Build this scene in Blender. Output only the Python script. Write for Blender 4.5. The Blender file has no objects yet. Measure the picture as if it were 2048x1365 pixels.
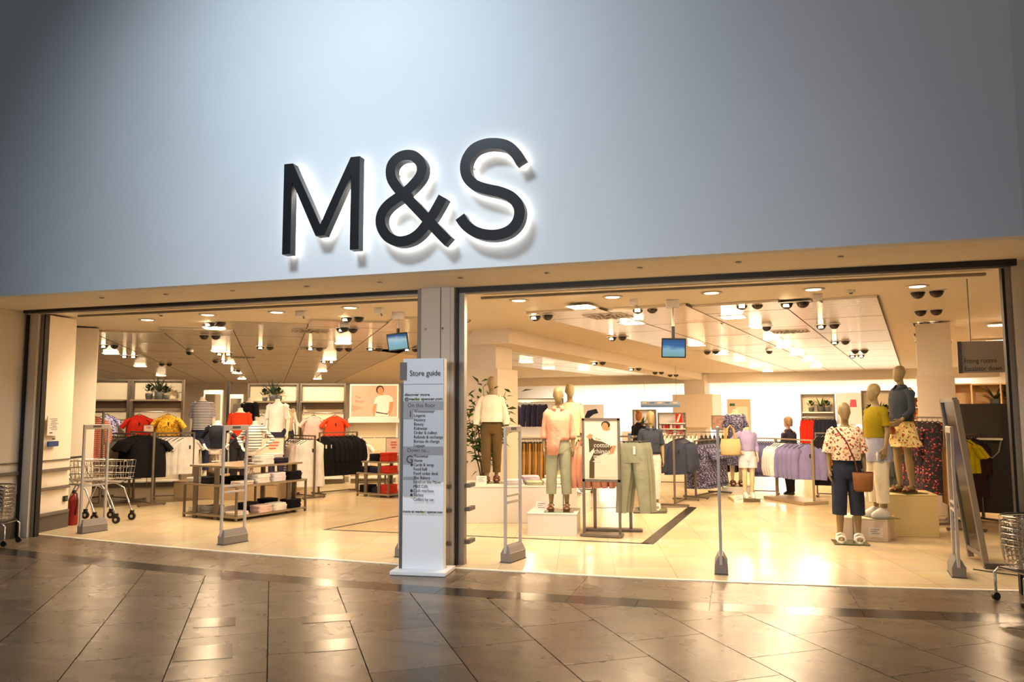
import bpy, math, random
from mathutils import Matrix, Vector
random.seed(7)
PI = math.pi
SC = bpy.context.scene
COL = SC.collection

# ---------------------------------------------------------------- camera, world, exposure, large lights
cam_d = bpy.data.cameras.new('camera')
cam = bpy.data.objects.new('camera', cam_d); COL.objects.link(cam)
cam_d.sensor_width = 36.0; cam_d.lens = 26.65; cam_d.clip_end = 200
cam.matrix_world = (Matrix.Translation((0, -8.054, 1.7)) @ Matrix.Rotation(0.28744, 4, 'Z')
                    @ Matrix.Rotation(PI/2 + 0.0914, 4, 'X') @ Matrix.Rotation(-0.0032, 4, 'Z'))
SC.camera = cam
SC.view_settings.view_transform = 'Standard'
SC.view_settings.look = 'None'
SC.view_settings.gamma = 1.0
SC.view_settings.use_curve_mapping = False
SC.view_settings.exposure = 0.03
SC.cycles.use_denoising = True
SC.cycles.max_bounces = 6
SC.cycles.diffuse_bounces = 4
SC.cycles.glossy_bounces = 3
SC.cycles.sample_clamp_indirect = 6.0
SC.cycles.caustics_reflective = False
SC.cycles.caustics_refractive = False

world = bpy.data.worlds.new('mall_ambient'); SC.world = world; world.use_nodes = True
wb = world.node_tree.nodes['Background']
wb.inputs[0].default_value = (0.62, 0.68, 0.76, 1); wb.inputs[1].default_value = 0.15

def area_light(name, loc, target, sx, sy, energy, color, spread=3.14):
    ld = bpy.data.lights.new(name, 'AREA'); ld.shape = 'RECTANGLE'; ld.size = sx; ld.size_y = sy
    ld.energy = energy; ld.color = color; ld.spread = spread
    o = bpy.data.objects.new(name, ld); COL.objects.link(o); o.location = loc
    o.rotation_euler = (Vector(target) - Vector(loc)).to_track_quat('-Z', 'Y').to_euler()
    return o
# roof glazing of the mall, high above the walkway, in front of the fascia
area_light('mall_skylight', (-4.2, -6.0, 8.4), (-3.7, -1.08, 3.9), 2.0, 1.0, 112, (0.76, 0.89, 1.0), 1.46)
area_light('warm_fascia_fill', (2.6, -7.5, 8.8), (0.6, -1.0, 3.6), 2.6, 1.6, 24, (1.0, 0.80, 0.74), 2.0)  # added warm light that tints the right side of the fascia
area_light('pillar_fill_light', (-2.6, -11.5, 2.6), (-3.0, 0.0, 1.3), 6.0, 1.2, 34, (1.0, 0.95, 0.90), 0.7)  # added fill from behind the camera, brightens the pillar and shop front

# ---------------------------------------------------------------- materials
def lin(h):
    h = h.lstrip('#'); out = []
    for i in (0, 2, 4):
        c = int(h[i:i+2], 16)/255
        out.append(c/12.92 if c <= 0.04045 else ((c+0.055)/1.055)**2.4)
    return (*out, 1.0)
MATS = {}
def _new(name):
    m = bpy.data.materials.new(name); m.use_nodes = True
    return m, m.node_tree.nodes, m.node_tree.links, m.node_tree.nodes['Principled BSDF']
def mat(name, hexc, rough=0.6, metal=0.0, spec=0.5, var=0.0, vscale=4.0, bump=0.0, bscale=20.0, emit=0.0, emit_col=None, coat=0.0):
    if name in MATS: return MATS[name]
    m, N, L, b = _new(name)
    c = lin(hexc); b.inputs['Base Color'].default_value = c
    b.inputs['Roughness'].default_value = rough; b.inputs['Metallic'].default_value = metal
    b.inputs['Specular IOR Level'].default_value = spec; b.inputs['Coat Weight'].default_value = coat
    tc = N.new('ShaderNodeTexCoord')
    if var > 0:
        n = N.new('ShaderNodeTexNoise'); n.inputs['Scale'].default_value = vscale; n.inputs['Detail'].default_value = 4
        L.new(tc.outputs['Object'], n.inputs['Vector'])
        r = N.new('ShaderNodeValToRGB')
        r.color_ramp.elements[0].position = 0.3; r.color_ramp.elements[1].position = 0.7
        r.color_ramp.elements[0].color = (*[x*(1-var) for x in c[:3]], 1)
        r.color_ramp.elements[1].color = (*[min(1, x*(1+var*0.6)) for x in c[:3]], 1)
        L.new(n.outputs['Fac'], r.inputs[0]); L.new(r.outputs[0], b.inputs['Base Color'])
    if bump > 0:
        n = N.new('ShaderNodeTexNoise'); n.inputs['Scale'].default_value = bscale; n.inputs['Detail'].default_value = 3
        L.new(tc.outputs['Object'], n.inputs['Vector'])
        bp = N.new('ShaderNodeBump'); bp.inputs['Strength'].default_value = bump; bp.inputs['Distance'].default_value = 0.02
        L.new(n.outputs['Fac'], bp.inputs['Height']); L.new(bp.outputs[0], b.inputs['Normal'])
    if emit > 0:
        b.inputs['Emission Color'].default_value = lin(emit_col or hexc); b.inputs['Emission Strength'].default_value = emit
    MATS[name] = m; return m
def cloth(hexc, name=None, bump=0.6):
    return mat(name or 'cloth_'+hexc.lstrip('#'), hexc, rough=0.85, spec=0.2, var=0.12, vscale=7, bump=bump, bscale=11)
def stripes(name, base, line, pitch, duty=0.4, axis=2):
    if name in MATS: return MATS[name]
    m, N, L, b = _new(name); b.inputs['Roughness'].default_value = 0.85
    tc = N.new('ShaderNodeTexCoord'); sp = N.new('ShaderNodeSeparateXYZ'); L.new(tc.outputs['Object'], sp.inputs[0])
    d = N.new('ShaderNodeMath'); d.operation = 'DIVIDE'; L.new(sp.outputs[axis], d.inputs[0]); d.inputs[1].default_value = pitch
    f = N.new('ShaderNodeMath'); f.operation = 'FRACT'; L.new(d.outputs[0], f.inputs[0])
    g = N.new('ShaderNodeMath'); g.operation = 'LESS_THAN'; L.new(f.outputs[0], g.inputs[0]); g.inputs[1].default_value = duty
    mx = N.new('ShaderNodeMix'); mx.data_type = 'RGBA'
    mx.inputs[6].default_value = lin(base); mx.inputs[7].default_value = lin(line)
    L.new(g.outputs[0], mx.inputs[0]); L.new(mx.outputs[2], b.inputs['Base Color'])
    MATS[name] = m; return m
def spots(name, base, cols, scale=30, size=0.35, leaf=None, thr=0.5):
    """printed fabric: voronoi blots over a base colour; cols are picked cell by cell"""
    if name in MATS: return MATS[name]
    m, N, L, b = _new(name); b.inputs['Roughness'].default_value = 0.85
    tc = N.new('ShaderNodeTexCoord')
    nz = N.new('ShaderNodeTexNoise'); nz.inputs['Scale'].default_value = scale*0.9
    L.new(tc.outputs['Object'], nz.inputs['Vector'])
    ad = N.new('ShaderNodeMix'); ad.data_type = 'RGBA'; ad.blend_type = 'LINEAR_LIGHT'; ad.inputs[0].default_value = 0.03
    L.new(tc.outputs['Object'], ad.inputs[6]); L.new(nz.outputs['Color'], ad.inputs[7])
    v = N.new('ShaderNodeTexVoronoi'); v.inputs['Scale'].default_value = scale; L.new(ad.outputs[2], v.inputs['Vector'])
    lt = N.new('ShaderNodeMath'); lt.operation = 'LESS_THAN'; L.new(v.outputs['Distance'], lt.inputs[0]); lt.inputs[1].default_value = size
    sp = N.new('ShaderNodeSeparateColor'); L.new(v.outputs['Color'], sp.inputs[0])
    rp = N.new('ShaderNodeValToRGB'); rp.color_ramp.interpolation = 'CONSTANT'
    while len(rp.color_ramp.elements) < len(cols): rp.color_ramp.elements.new(0.5)
    for i, c in enumerate(cols):
        rp.color_ramp.elements[i].position = i/len(cols); rp.color_ramp.elements[i].color = lin(c)
    L.new(sp.outputs[0], rp.inputs[0])
    mx = N.new('ShaderNodeMix'); mx.data_type = 'RGBA'; mx.inputs[6].default_value = lin(base)
    L.new(lt.outputs[0], mx.inputs[0]); L.new(rp.outputs[0], mx.inputs[7]); L.new(mx.outputs[2], b.inputs['Base Color'])
    MATS[name] = m; return m
def stone(name, dark, light, rough=0.16, scale=1.3, seedv=0.0):
    """polished veined stone; each tile takes its own offset from its object's random number"""
    if name in MATS: return MATS[name]
    m, N, L, b = _new(name)
    tc = N.new('ShaderNodeTexCoord'); oi = N.new('ShaderNodeObjectInfo')
    mp = N.new('ShaderNodeMapping'); mp.inputs['Scale'].default_value = (0.8, 3.2, 1.0); mp.inputs['Rotation'].default_value = (0, 0, 0.5)
    sc = N.new('ShaderNodeMath'); sc.operation = 'MULTIPLY'; sc.inputs[1].default_value = 37.0; L.new(oi.outputs['Random'], sc.inputs[0])
    cx = N.new('ShaderNodeCombineXYZ'); L.new(sc.outputs[0], cx.inputs[0]); L.new(sc.outputs[0], cx.inputs[1])
    va = N.new('ShaderNodeVectorMath'); L.new(tc.outputs['Object'], va.inputs[0]); L.new(cx.outputs[0], va.inputs[1])
    L.new(va.outputs[0], mp.inputs['Vector'])
    n = N.new('ShaderNodeTexNoise'); n.inputs['Scale'].default_value = scale; n.inputs['Detail'].default_value = 10
    n.inputs['Roughness'].default_value = 0.55; n.inputs['Distortion'].default_value = 0.5
    L.new(mp.outputs[0], n.inputs['Vector'])
    r = N.new('ShaderNodeValToRGB'); e = r.color_ramp.elements
    e[0].position = 0.22; e[0].color = lin(dark); e[1].position = 0.80; e[1].color = lin(light)
    L.new(n.outputs['Fac'], r.inputs[0])
    hs = N.new('ShaderNodeHueSaturation'); mr = N.new('ShaderNodeMapRange')
    mr.inputs[3].default_value = 0.80; mr.inputs[4].default_value = 1.15
    L.new(oi.outputs['Random'], mr.inputs[0]); L.new(mr.outputs[0], hs.inputs['Value']); L.new(r.outputs[0], hs.inputs['Color'])
    L.new(hs.outputs[0], b.inputs['Base Color'])
    b.inputs['Roughness'].default_value = rough; b.inputs['Specular IOR Level'].default_value = 0.32
    n2 = N.new('ShaderNodeTexNoise'); n2.inputs['Scale'].default_value = 3.0; L.new(tc.outputs['Object'], n2.inputs['Vector'])
    m2 = N.new('ShaderNodeMapRange'); m2.inputs[3].default_value = rough*0.9; m2.inputs[4].default_value = rough*1.15
    L.new(n2.outputs['Fac'], m2.inputs[0]); L.new(m2.outputs[0], b.inputs['Roughness'])
    MATS[name] = m; return m
def terrazzo_floor(name):
    m, N, L, b = _new(name)
    tc = N.new('ShaderNodeTexCoord'); mp = N.new('ShaderNodeMapping'); mp.inputs['Rotation'].default_value = (0, 0, math.radians(-11.4))
    L.new(tc.outputs['Object'], mp.inputs['Vector'])
    br = N.new('ShaderNodeTexBrick'); br.offset = 0; br.inputs['Scale'].default_value = 1.0
    br.inputs['Brick Width'].default_value = 0.62; br.inputs['Row Height'].default_value = 0.62; br.inputs['Mortar Size'].default_value = 0.004
    br.inputs['Color1'].default_value = lin('#d9c6a2'); br.inputs['Color2'].default_value = lin('#cfba94'); br.inputs['Mortar'].default_value = lin('#b19c77')
    L.new(mp.outputs[0], br.inputs['Vector'])
    n = N.new('ShaderNodeTexNoise'); n.inputs['Scale'].default_value = 2.2; n.inputs['Detail'].default_value = 6; L.new(tc.outputs['Object'], n.inputs['Vector'])
    mx = N.new('ShaderNodeMix'); mx.data_type = 'RGBA'; mx.blend_type = 'SOFT_LIGHT'; mx.inputs[0].default_value = 0.35
    L.new(br.outputs['Color'], mx.inputs[6]); L.new(n.outputs['Color'], mx.inputs[7]); L.new(mx.outputs[2], b.inputs['Base Color'])
    b.inputs['Roughness'].default_value = 0.2
    MATS[name] = m; return m
def metal_panel(name):
    """pressed metal ceiling: fine plank ribs as relief, silky sheen"""
    m, N, L, b = _new(name)
    b.inputs['Base Color'].default_value = lin('#e6ddd0'); b.inputs['Metallic'].default_value = 0.75; b.inputs['Roughness'].default_value = 0.24
    tc = N.new('ShaderNodeTexCoord'); sp = N.new('ShaderNodeSeparateXYZ'); L.new(tc.outputs['Object'], sp.inputs[0])
    d = N.new('ShaderNodeMath'); d.operation = 'DIVIDE'; L.new(sp.outputs[1], d.inputs[0]); d.inputs[1].default_value = 0.30
    f = N.new('ShaderNodeMath'); f.operation = 'FRACT'; L.new(d.outputs[0], f.inputs[0])
    g = N.new('ShaderNodeMath'); g.operation = 'LESS_THAN'; L.new(f.outputs[0], g.inputs[0]); g.inputs[1].default_value = 0.06
    mx = N.new('ShaderNodeMix'); mx.data_type = 'RGBA'; mx.inputs[6].default_value = lin('#e6ddd0'); mx.inputs[7].default_value = lin('#a89a86')
    L.new(g.outputs[0], mx.inputs[0]); L.new(mx.outputs[2], b.inputs['Base Color'])
    w = N.new('ShaderNodeMath'); w.operation = 'MULTIPLY'; L.new(sp.outputs[1], w.inputs[0]); w.inputs[1].default_value = 2*PI/0.10
    sn = N.new('ShaderNodeMath'); sn.operation = 'SINE'; L.new(w.outputs[0], sn.inputs[0])
    bp = N.new('ShaderNodeBump'); bp.inputs['Strength'].default_value = 0.5; bp.inputs['Distance'].default_value = 0.0022
    L.new(sn.outputs[0], bp.inputs['Height']); L.new(bp.outputs[0], b.inputs['Normal'])
    MATS[name] = m; return m

M_WALL = mat('painted_fascia', '#d7dbdf', 0.55, var=0.03, vscale=0.8)
M_PLASTER = mat('cream_plaster', '#efe3cf', 0.6, var=0.02, vscale=1.0)
M_WHITE = mat('white_laminate', '#efe9df', 0.35)
M_WHITEWALL = mat('white_back_wall', '#f4f2ef', 0.6)
M_STEEL = mat('brushed_grey_steel', '#8f8a84', 0.38, metal=0.7)
M_ALU = mat('pale_aluminium', '#c9c0b4', 0.45, metal=0.08)
M_DARK = mat('dark_channel', '#1c1a19', 0.5)
M_CHROME = mat('chrome_wire', '#d8d5cf', 0.16, metal=1.0)
M_BLACK = mat('black_plastic', '#141414', 0.42)
M_BRONZE = mat('taupe_metal', '#6f6455', 0.42, metal=0.35)
M_GATE = mat('gate_plastic', '#b9b1a9', 0.42)
M_GATEBASE = mat('gate_base_plastic', '#7f7871', 0.5)
M_RAILG = mat('bumper_rail_grey', '#6a6259', 0.5)
M_KICK = mat('kick_plate_grey', '#55504a', 0.5)
M_SIGN = mat('black_sign_metal', '#0f1215', 0.35)
M_HALO = mat('white_led_halo', '#ffffff', 0.5, emit=5, emit_col='#fff6e8')
M_TOTEM = mat('totem_grey_panel', '#b9bdc2', 0.4)
M_TOTEMW = mat('totem_white', '#e9ebee', 0.4)
M_INK = mat('dark_lettering', '#1b1b1d', 0.6)
M_MIDGREY = mat('totem_header_grey', '#84868a', 0.45)
M_SKINM = mat('mannequin_olive_beige', '#8d7850', 0.45, var=0.03)
M_SKINW = mat('mannequin_white', '#efe2cc', 0.45)
M_PAPER = mat('printed_paper', '#f1e3d8', 0.6)
M_GLASS_TV = None

# ---------------------------------------------------------------- mesh and object helpers
class MB:
    def __init__(s): s.v = []; s.f = []; s.sm = []; s.M = None
    def _add(s, vs, fs, smooth):
        o = len(s.v)
        if s.M is not None: vs = [s.M @ Vector(p) for p in vs]
        s.v.extend([tuple(p) for p in vs]); s.f.extend([tuple(i+o for i in q) for q in fs]); s.sm.extend([smooth]*len(fs))
        return s
    def box(s, cx, cy, cz, sx, sy, sz, rz=0.0):
        x, y, z = sx/2, sy/2, sz/2; c, n = math.cos(rz), math.sin(rz)
        vs = [(cx+c*a-n*b, cy+n*a+c*b, cz+d) for d in (-z, z) for a, b in ((-x, -y), (x, -y), (x, y), (-x, y))]
        return s._add(vs, [(3,2,1,0),(4,5,6,7),(0,1,5,4),(1,2,6,5),(2,3,7,6),(3,0,4,7)], False)
    def hexa(s, vs): return s._add(vs, [(3,2,1,0),(4,5,6,7),(0,1,5,4),(1,2,6,5),(2,3,7,6),(3,0,4,7)], False)
    def loft(s, rings, cap0=True, cap1=True, smooth=True, closed=True):
        n = len(rings[0]); vs = [p for r in rings for p in r]; fs = []
        for i in range(len(rings)-1):
            for j in range(n if closed else n-1):
                k = (j+1) % n; fs.append((i*n+j, i*n+k, (i+1)*n+k, (i+1)*n+j))
        s._add(vs, fs, smooth)
        if cap0: s._add(rings[0], [tuple(range(n))[::-1]], False)
        if cap1: s._add(rings[-1], [tuple(range(n))], False)
        return s
    def ell(s, secs, n=20, cap0=True, cap1=True, amp=0.0, nf=6, ph=0.0, grow=True):
        """horizontal elliptical sections (x, y, z, rx, ry); amp makes vertical folds"""
        rings = []
        for i, (x, y, z, rx, ry) in enumerate(secs):
            t = i/max(1, len(secs)-1); a = amp*((1-t) if grow else 1.0); r = []
            for j in range(n):
                th = 2*PI*j/n
                k = 1+a*(math.sin(nf*th+ph+0.6*math.sin(3*th+ph*2))+0.5*math.sin((nf*2-1)*th+2.1*ph))
                r.append((x+rx*k*math.cos(th), y+ry*k*math.sin(th), z))
            rings.append(r)
        return s.loft(rings, cap0, cap1)
    def tube(s, pts, rad, n=8, cap=True, amp=0.0, nf=4, flat=None, ph=0.0):
        pts = [Vector(p) for p in pts]; m = len(pts)
        rad = list(rad) if hasattr(rad, '__len__') else [rad]*m
        rings = []; up = None
        for i, p in enumerate(pts):
            t = (pts[min(i+1, m-1)]-pts[max(i-1, 0)])
            t = t.normalized() if t.length > 1e-9 else Vector((0, 0, 1))
            if up is None:
                a = Vector((1, 0, 0)) if abs(t.x) < 0.8 else Vector((0, 1, 0))
                up = (a-t*a.dot(t)).normalized()
            else:
                up = up-t*up.dot(t); up = up.normalized() if up.length > 1e-6 else t.orthogonal().normalized()
            w = t.cross(up); r = []
            for j in range(n):
                th = 2*PI*j/n; k = rad[i]*(1+amp*math.sin(nf*th+ph+i*1.7))
                r.append(p+up*(k*math.cos(th))+w*(k*(flat or 1.0)*math.sin(th)))
            rings.append(r)
        return s.loft(rings, cap, cap)
    def cyl(s, p0, p1, r0, r1=None, n=12): return s.tube([p0, p1], [r0, r0 if r1 is None else r1], n)
    def bar(s, p0, p1, w, d=None):
        """square bar between two points"""
        d = d or w; a, b = Vector(p0), Vector(p1); t = (b-a).normalized()
        u = Vector((0, 0, 1)) if abs(t.z) < 0.9 else Vector((1, 0, 0))
        x = t.cross(u).normalized(); y = t.cross(x).normalized()
        vs = [q+x*(i*w/2)+y*(j*d/2) for q in (a, b) for i, j in ((-1,-1),(1,-1),(1,1),(-1,1))]
        return s._add(vs, [(3,2,1,0),(4,5,6,7),(0,1,5,4),(1,2,6,5),(2,3,7,6),(3,0,4,7)], False)
    def prism(s, poly, y0, y1):
        """polygon in xz, thick along y"""
        n = len(poly); vs = [(x, y0, z) for x, z in poly]+[(x, y1, z) for x, z in poly]
        fs = [tuple(range(n)), tuple(range(2*n-1, n-1, -1))]+[(i, i+n, (i+1) % n+n, (i+1) % n) for i in range(n)]
        return s._add(vs, fs, False)
    def slab(s, poly, z0, z1):
        """polygon in xy, thick along z"""
        n = len(poly); vs = [(x, y, z0) for x, y in poly]+[(x, y, z1) for x, y in poly]
        fs = [tuple(range(n))[::-1], tuple(range(n, 2*n))]+[(i, (i+1) % n, (i+1) % n+n, i+n) for i in range(n)]
        return s._add(vs, fs, False)
    def ball(s, c, rx, ry=None, rz=None, nu=14, nv=8):
        ry = rx if ry is None else ry; rz = rx if rz is None else rz; rings = []
        for i in range(1, nv):
            ph = PI*i/nv; rings.append([(c[0]+rx*math.sin(ph)*math.cos(2*PI*j/nu), c[1]+ry*math.sin(ph)*math.sin(2*PI*j/nu), c[2]-rz*math.cos(ph)) for j in range(nu)])
        return s.loft(rings, True, True)
    def lathe(s, c, prof, n=20):
        return s.loft([[(c[0]+r*math.cos(2*PI*j/n), c[1]+r*math.sin(2*PI*j/n), c[2]+z) for j in range(n)] for r, z in prof], True, True)
    def mesh(s, name):
        me = bpy.data.meshes.new(name); me.from_pydata(s.v, [], s.f); me.polygons.foreach_set('use_smooth', s.sm); me.update(); return me
    def build(s, name, m, parent=None, bevel=0.0):
        o = bpy.data.objects.new(name, s.mesh(name)); COL.objects.link(o); o.data.materials.append(m)
        if parent is not None: o.parent = parent
        if bevel > 0:
            b = o.modifiers.new('edges', 'BEVEL'); b.width = bevel; b.segments = 2; b.limit_method = 'ANGLE'
        return o
def tag(o, label=None, cat=None, group=None, kind=None):
    if label: o['label'] = label
    if cat: o['category'] = cat
    if group: o['group'] = group
    if kind: o['kind'] = kind
    return o
def thing(name, label, cat, loc=(0, 0, 0), rz=0.0, group=None):
    o = bpy.data.objects.new(name, None); COL.objects.link(o); o.empty_display_size = 0.1
    o.location = loc; o.rotation_euler = (0, 0, rz); return tag(o, label, cat, group)
NTH = ['first', 'second', 'third', 'fourth', 'fifth', 'sixth', 'seventh', 'eighth', 'ninth', 'tenth', 'eleventh', 'twelfth', 'thirteenth', 'fourteenth', 'fifteenth']
def kids(o):
    return [c for c in COL.objects if c.parent is o]
def tree(o):
    """the thing with its parts and their sub-parts, as plain tuples for quick copying"""
    ch = kids(o); return (o, [(c, kids(c)) for c in ch])
def dup(tr, loc, rz, label=None, group=None):
    root, parts = tr
    r = root.copy(); COL.objects.link(r); r.location = loc; r.rotation_euler = (0, 0, rz)
    if label: r['label'] = label
    if group: r['group'] = group
    for c, subs in parts:
        d = c.copy(); COL.objects.link(d); d.parent = r
        for g in subs:
            h = g.copy(); COL.objects.link(h); h.parent = d
    return r
def struct(name, mb, m, parent=None, bevel=0.0):
    o = mb.build(name, m, parent, bevel)
    if parent is None: o['kind'] = 'structure'
    return o
def lettering(txt, size, m, parent, loc, rz=0.0, align='LEFT', ext=0.001, bold=0.0, name='lettering', sx=1.0):
    c = bpy.data.curves.new('txt', 'FONT'); c.body = txt; c.size = size; c.align_x = align; c.extrude = ext; c.offset = bold; c.resolution_u = 3
    t = bpy.data.objects.new('txt', c); COL.objects.link(t)
    dg = bpy.context.evaluated_depsgraph_get()
    me = bpy.data.meshes.new_from_object(t.evaluated_get(dg)); bpy.data.objects.remove(t); bpy.data.curves.remove(c)
    me.transform(Matrix.Diagonal((sx, 1, 1, 1)))
    o = bpy.data.objects.new(name, me); COL.objects.link(o); me.materials.clear(); me.materials.append(m)
    o.parent = parent; o.location = loc; o.rotation_euler = (PI/2, 0, rz); return o
def remeshed(mb, voxel=0.013, smooth=5):
    o = bpy.data.objects.new('tmp', mb.mesh('tmp')); COL.objects.link(o)
    r = o.modifiers.new('r', 'REMESH'); r.mode = 'VOXEL'; r.voxel_size = voxel; r.use_smooth_shade = True
    s = o.modifiers.new('s', 'SMOOTH'); s.factor = 0.6; s.iterations = smooth
    dg = bpy.context.evaluated_depsgraph_get(); me = bpy.data.meshes.new_from_object(o.evaluated_get(dg))
    bpy.data.objects.remove(o); return me
def obj(name, me, m, parent=None):
    o = bpy.data.objects.new(name, me); COL.objects.link(o); me.materials.clear(); me.materials.append(m)
    if parent is not None: o.parent = parent
    return o
A_R = math.radians(11.4)            # the right wing's grid turns this far from the shop front
A_L = math.radians(34.0)            # the left wing's grid
dR = Vector((math.sin(A_R), math.cos(A_R))); eR = Vector((math.cos(A_R), -math.sin(A_R)))
dL = Vector((-math.sin(A_L), math.cos(A_L))); eL = Vector((math.cos(A_L), math.sin(A_L)))

# ================================================================ THE SETTING
ZS = 3.10
def yth(x):
    """the shop threshold bows gently into the walkway"""
    return -0.20+0.0165*(x+2.6)**2*(0.75 if x < -2.6 else 1.05)
# ---- fascia wall and soffit
struct('wall_fascia', MB().hexa([(-13, -1.08, ZS), (2.27, -1.08, ZS), (2.27, -0.95, ZS), (-13, -0.95, ZS), (-13, -1.08, 10), (2.27, -1.08, 10), (2.27, -0.95, 10), (-13, -0.95, 10)]), M_WALL)
struct('wall_fascia_shade_bend', MB().hexa([(2.27, -1.08, ZS), (4.6, 0.0, ZS), (4.5, 0.13, ZS), (2.27, -0.9, ZS), (2.27, -1.08, 10), (4.6, 0.0, 10), (4.5, 0.13, 10), (2.27, -0.9, 10)]), M_WALL)  # wall end bent back so its shape puts shade on this strip
sof = struct('ceiling_soffit', MB().slab([(-13, -1.079), (2.27, -1.079), (4.6, -0.02), (4.6, 0.02), (-13, 0.02)], ZS+0.001, ZS+0.08), M_PLASTER)
for x in (-7.46, -6.51, -5.58, -4.6, -3.7, -2.76, -1.82, -0.88, 0.05, 0.95):
    m = MB().lathe((x, -0.62, ZS-0.006), [(0.03, 0), (0.026, -0.004), (0.012, -0.006)], 12); m.build('soffit_downlight_rim', M_STEEL, sof)
# ---- header channels above the opening
hd = struct('trim_1', MB().box(-6.33, 0.03, ZS-0.018, 6.2, 0.05, 0.04), M_DARK)
MB().box(-6.33, 0.085, ZS-0.035, 6.2, 0.05, 0.03).build('shutter_guide', M_ALU, hd)
hd = struct('trim_2', MB().box(-0.25, 0.03, ZS-0.028, 5.6, 0.06, 0.06), M_DARK)
MB().box(-0.25, 0.085, ZS-0.055, 5.6, 0.05, 0.02).build('shutter_guide', M_STEEL, hd)
struct('trim_3', MB().box(-6.2, 0.66, ZS-0.012, 5.9, 0.045, 0.03), M_STEEL)
struct('trim_4', MB().box(-0.25, 0.76, ZS-0.012, 5.5, 0.05, 0.03), M_STEEL)
# ---- side walls at the opening, with bumper rails
def bumper(parent, p0, p1, n, zs=(0.86, 0.60, 0.24), w=0.035):
    for z in zs:
        MB().bar((p0[0]+n[0]*0.03, p0[1]+n[1]*0.03, z), (p1[0]+n[0]*0.03, p1[1]+n[1]*0.03, z), w, 0.045).build('bumper_rail', M_RAILG, parent, 0.004)
def slabwall(name, p0, p1, t, z0, z1, m):
    d = Vector((p1[0]-p0[0], p1[1]-p0[1])).normalized(); n = Vector((-d.y, d.x))*t
    return struct(name, MB().slab([p0, p1, (p1[0]+n.x, p1[1]+n.y), (p0[0]+n.x, p0[1]+n.y)], z0, z1), m)
wl = slabwall('wall_left', (-9.62, -1.6), (-9.52, 0.16), 0.3, 0, ZS, M_PLASTER)
MB().bar((-9.60, -1.6, 0.12), (-9.50, 0.15, 0.12), 0.03, 0.24).build('kick_plate', M_KICK, wl)
MB().bar((-9.60, -1.6, 1.0), (-9.505, 0.15, 1.0), 0.012, 0.018).build('panel_joint', M_RAILG, wl)
bumper(wl, (-9.62, -1.6), (-9.525, 0.12), (1, 0))
wi = slabwall('wall_left_inner', (-9.50, 0.34), (-9.62, 1.08), 0.3, 0, ZS, M_PLASTER)
MB().bar((-9.49, 0.36, 0.13), (-9.605, 1.07, 0.13), 0.03, 0.26).build('kick_plate', M_KICK, wi)
MB().bar((-9.49, 0.36, 1.0), (-9.605, 1.07, 1.0), 0.012, 0.018).build('panel_joint', M_RAILG, wi)
bumper(wi, (-9.50, 0.40), (-9.61, 1.05), (1, 0.1))
struct('wall_left_pier', MB().slab([(-10.62, 1.84), (-10.29, 2.16), (-10.57, 2.45), (-10.90, 2.13)], 0, ZS), M_PLASTER)
# jamb channels of the roller shutter
def jamb(name, x, y, rz, side):
    s = side
    j = struct(name, MB().box(x, y, ZS/2, 0.16, 0.10, ZS, rz), M_PLASTER)
    MB().box(x-s*0.085, y-0.02, ZS/2, 0.035, 0.12, ZS, rz).build('rubber_edge', M_DARK, j)
    MB().box(x+s*0.10, y+0.03, ZS/2, 0.06, 0.08, ZS, rz).build('shutter_channel', M_STEEL, j)
    MB().box(x+s*0.14, y+0.04, ZS/2, 0.022, 0.07, ZS, rz).build('channel_slot', M_DARK, j)
jamb('door_1', -9.40, 0.20, 0, 1)
jamb('door_2', 2.60, 0.10, 0, -1)
wr = struct('wall_right', MB().box(2.86, -0.65, ZS/2, 0.3, 1.5, ZS), M_PLASTER)
wri = struct('wall_right_inner', MB().box(2.74, 0.42, ZS/2, 0.18, 0.46, ZS), M_PLASTER)
for z in (0.86, 0.60, 0.24): MB().box(2.635, 0.42, z, 0.05, 0.42, 0.05).build('bumper_rail', M_RAILG, wri, 0.004)
# ---- the middle pillar with its shutter posts
pc = struct('wall_pillar', MB().box(-3.27, 0.10, ZS/2, 0.36, 0.36, ZS), mat('pillar_panel', '#d5cabd', 0.45))
MB().box(-3.45, -0.082, ZS/2, 0.012, 0.02, ZS).build('panel_joint', M_STEEL, pc)
MB().box(-3.20, -0.082, ZS/2, 0.006, 0.02, ZS).build('panel_joint', M_RAILG, pc)
MB().box(-3.075, -0.02, ZS/2, 0.06, 0.10, ZS).build('shutter_post', M_ALU, pc)
MB().box(-3.028, 0.02, ZS/2, 0.025, 0.09, ZS).build('rubber_edge', M_DARK, pc)
MB().box(-2.985, 0.06, ZS/2, 0.07, 0.09, ZS).build('shutter_channel', M_STEEL, pc)
MB().box(-3.49, 0.04, ZS/2, 0.06, 0.09, ZS).build('shutter_channel', M_STEEL, pc)
for z in (0.86, 0.60, 0.24):
    MB().box(-2.925, 0.16, z, 0.05, 0.20, 0.045).build('bumper_rail', M_RAILG, pc, 0.004)
    MB().box(-3.10, -0.095, z, 0.08, 0.03, 0.04).build('bumper_rail', M_RAILG, pc, 0.004)
for dx in (-0.12, 0.09): MB().lathe((-3.27+dx, -0.085, 2.63), [(0.012, -0.012), (0.012, 0.012)], 8).build('screw_cap', M_STEEL, pc)
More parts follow.
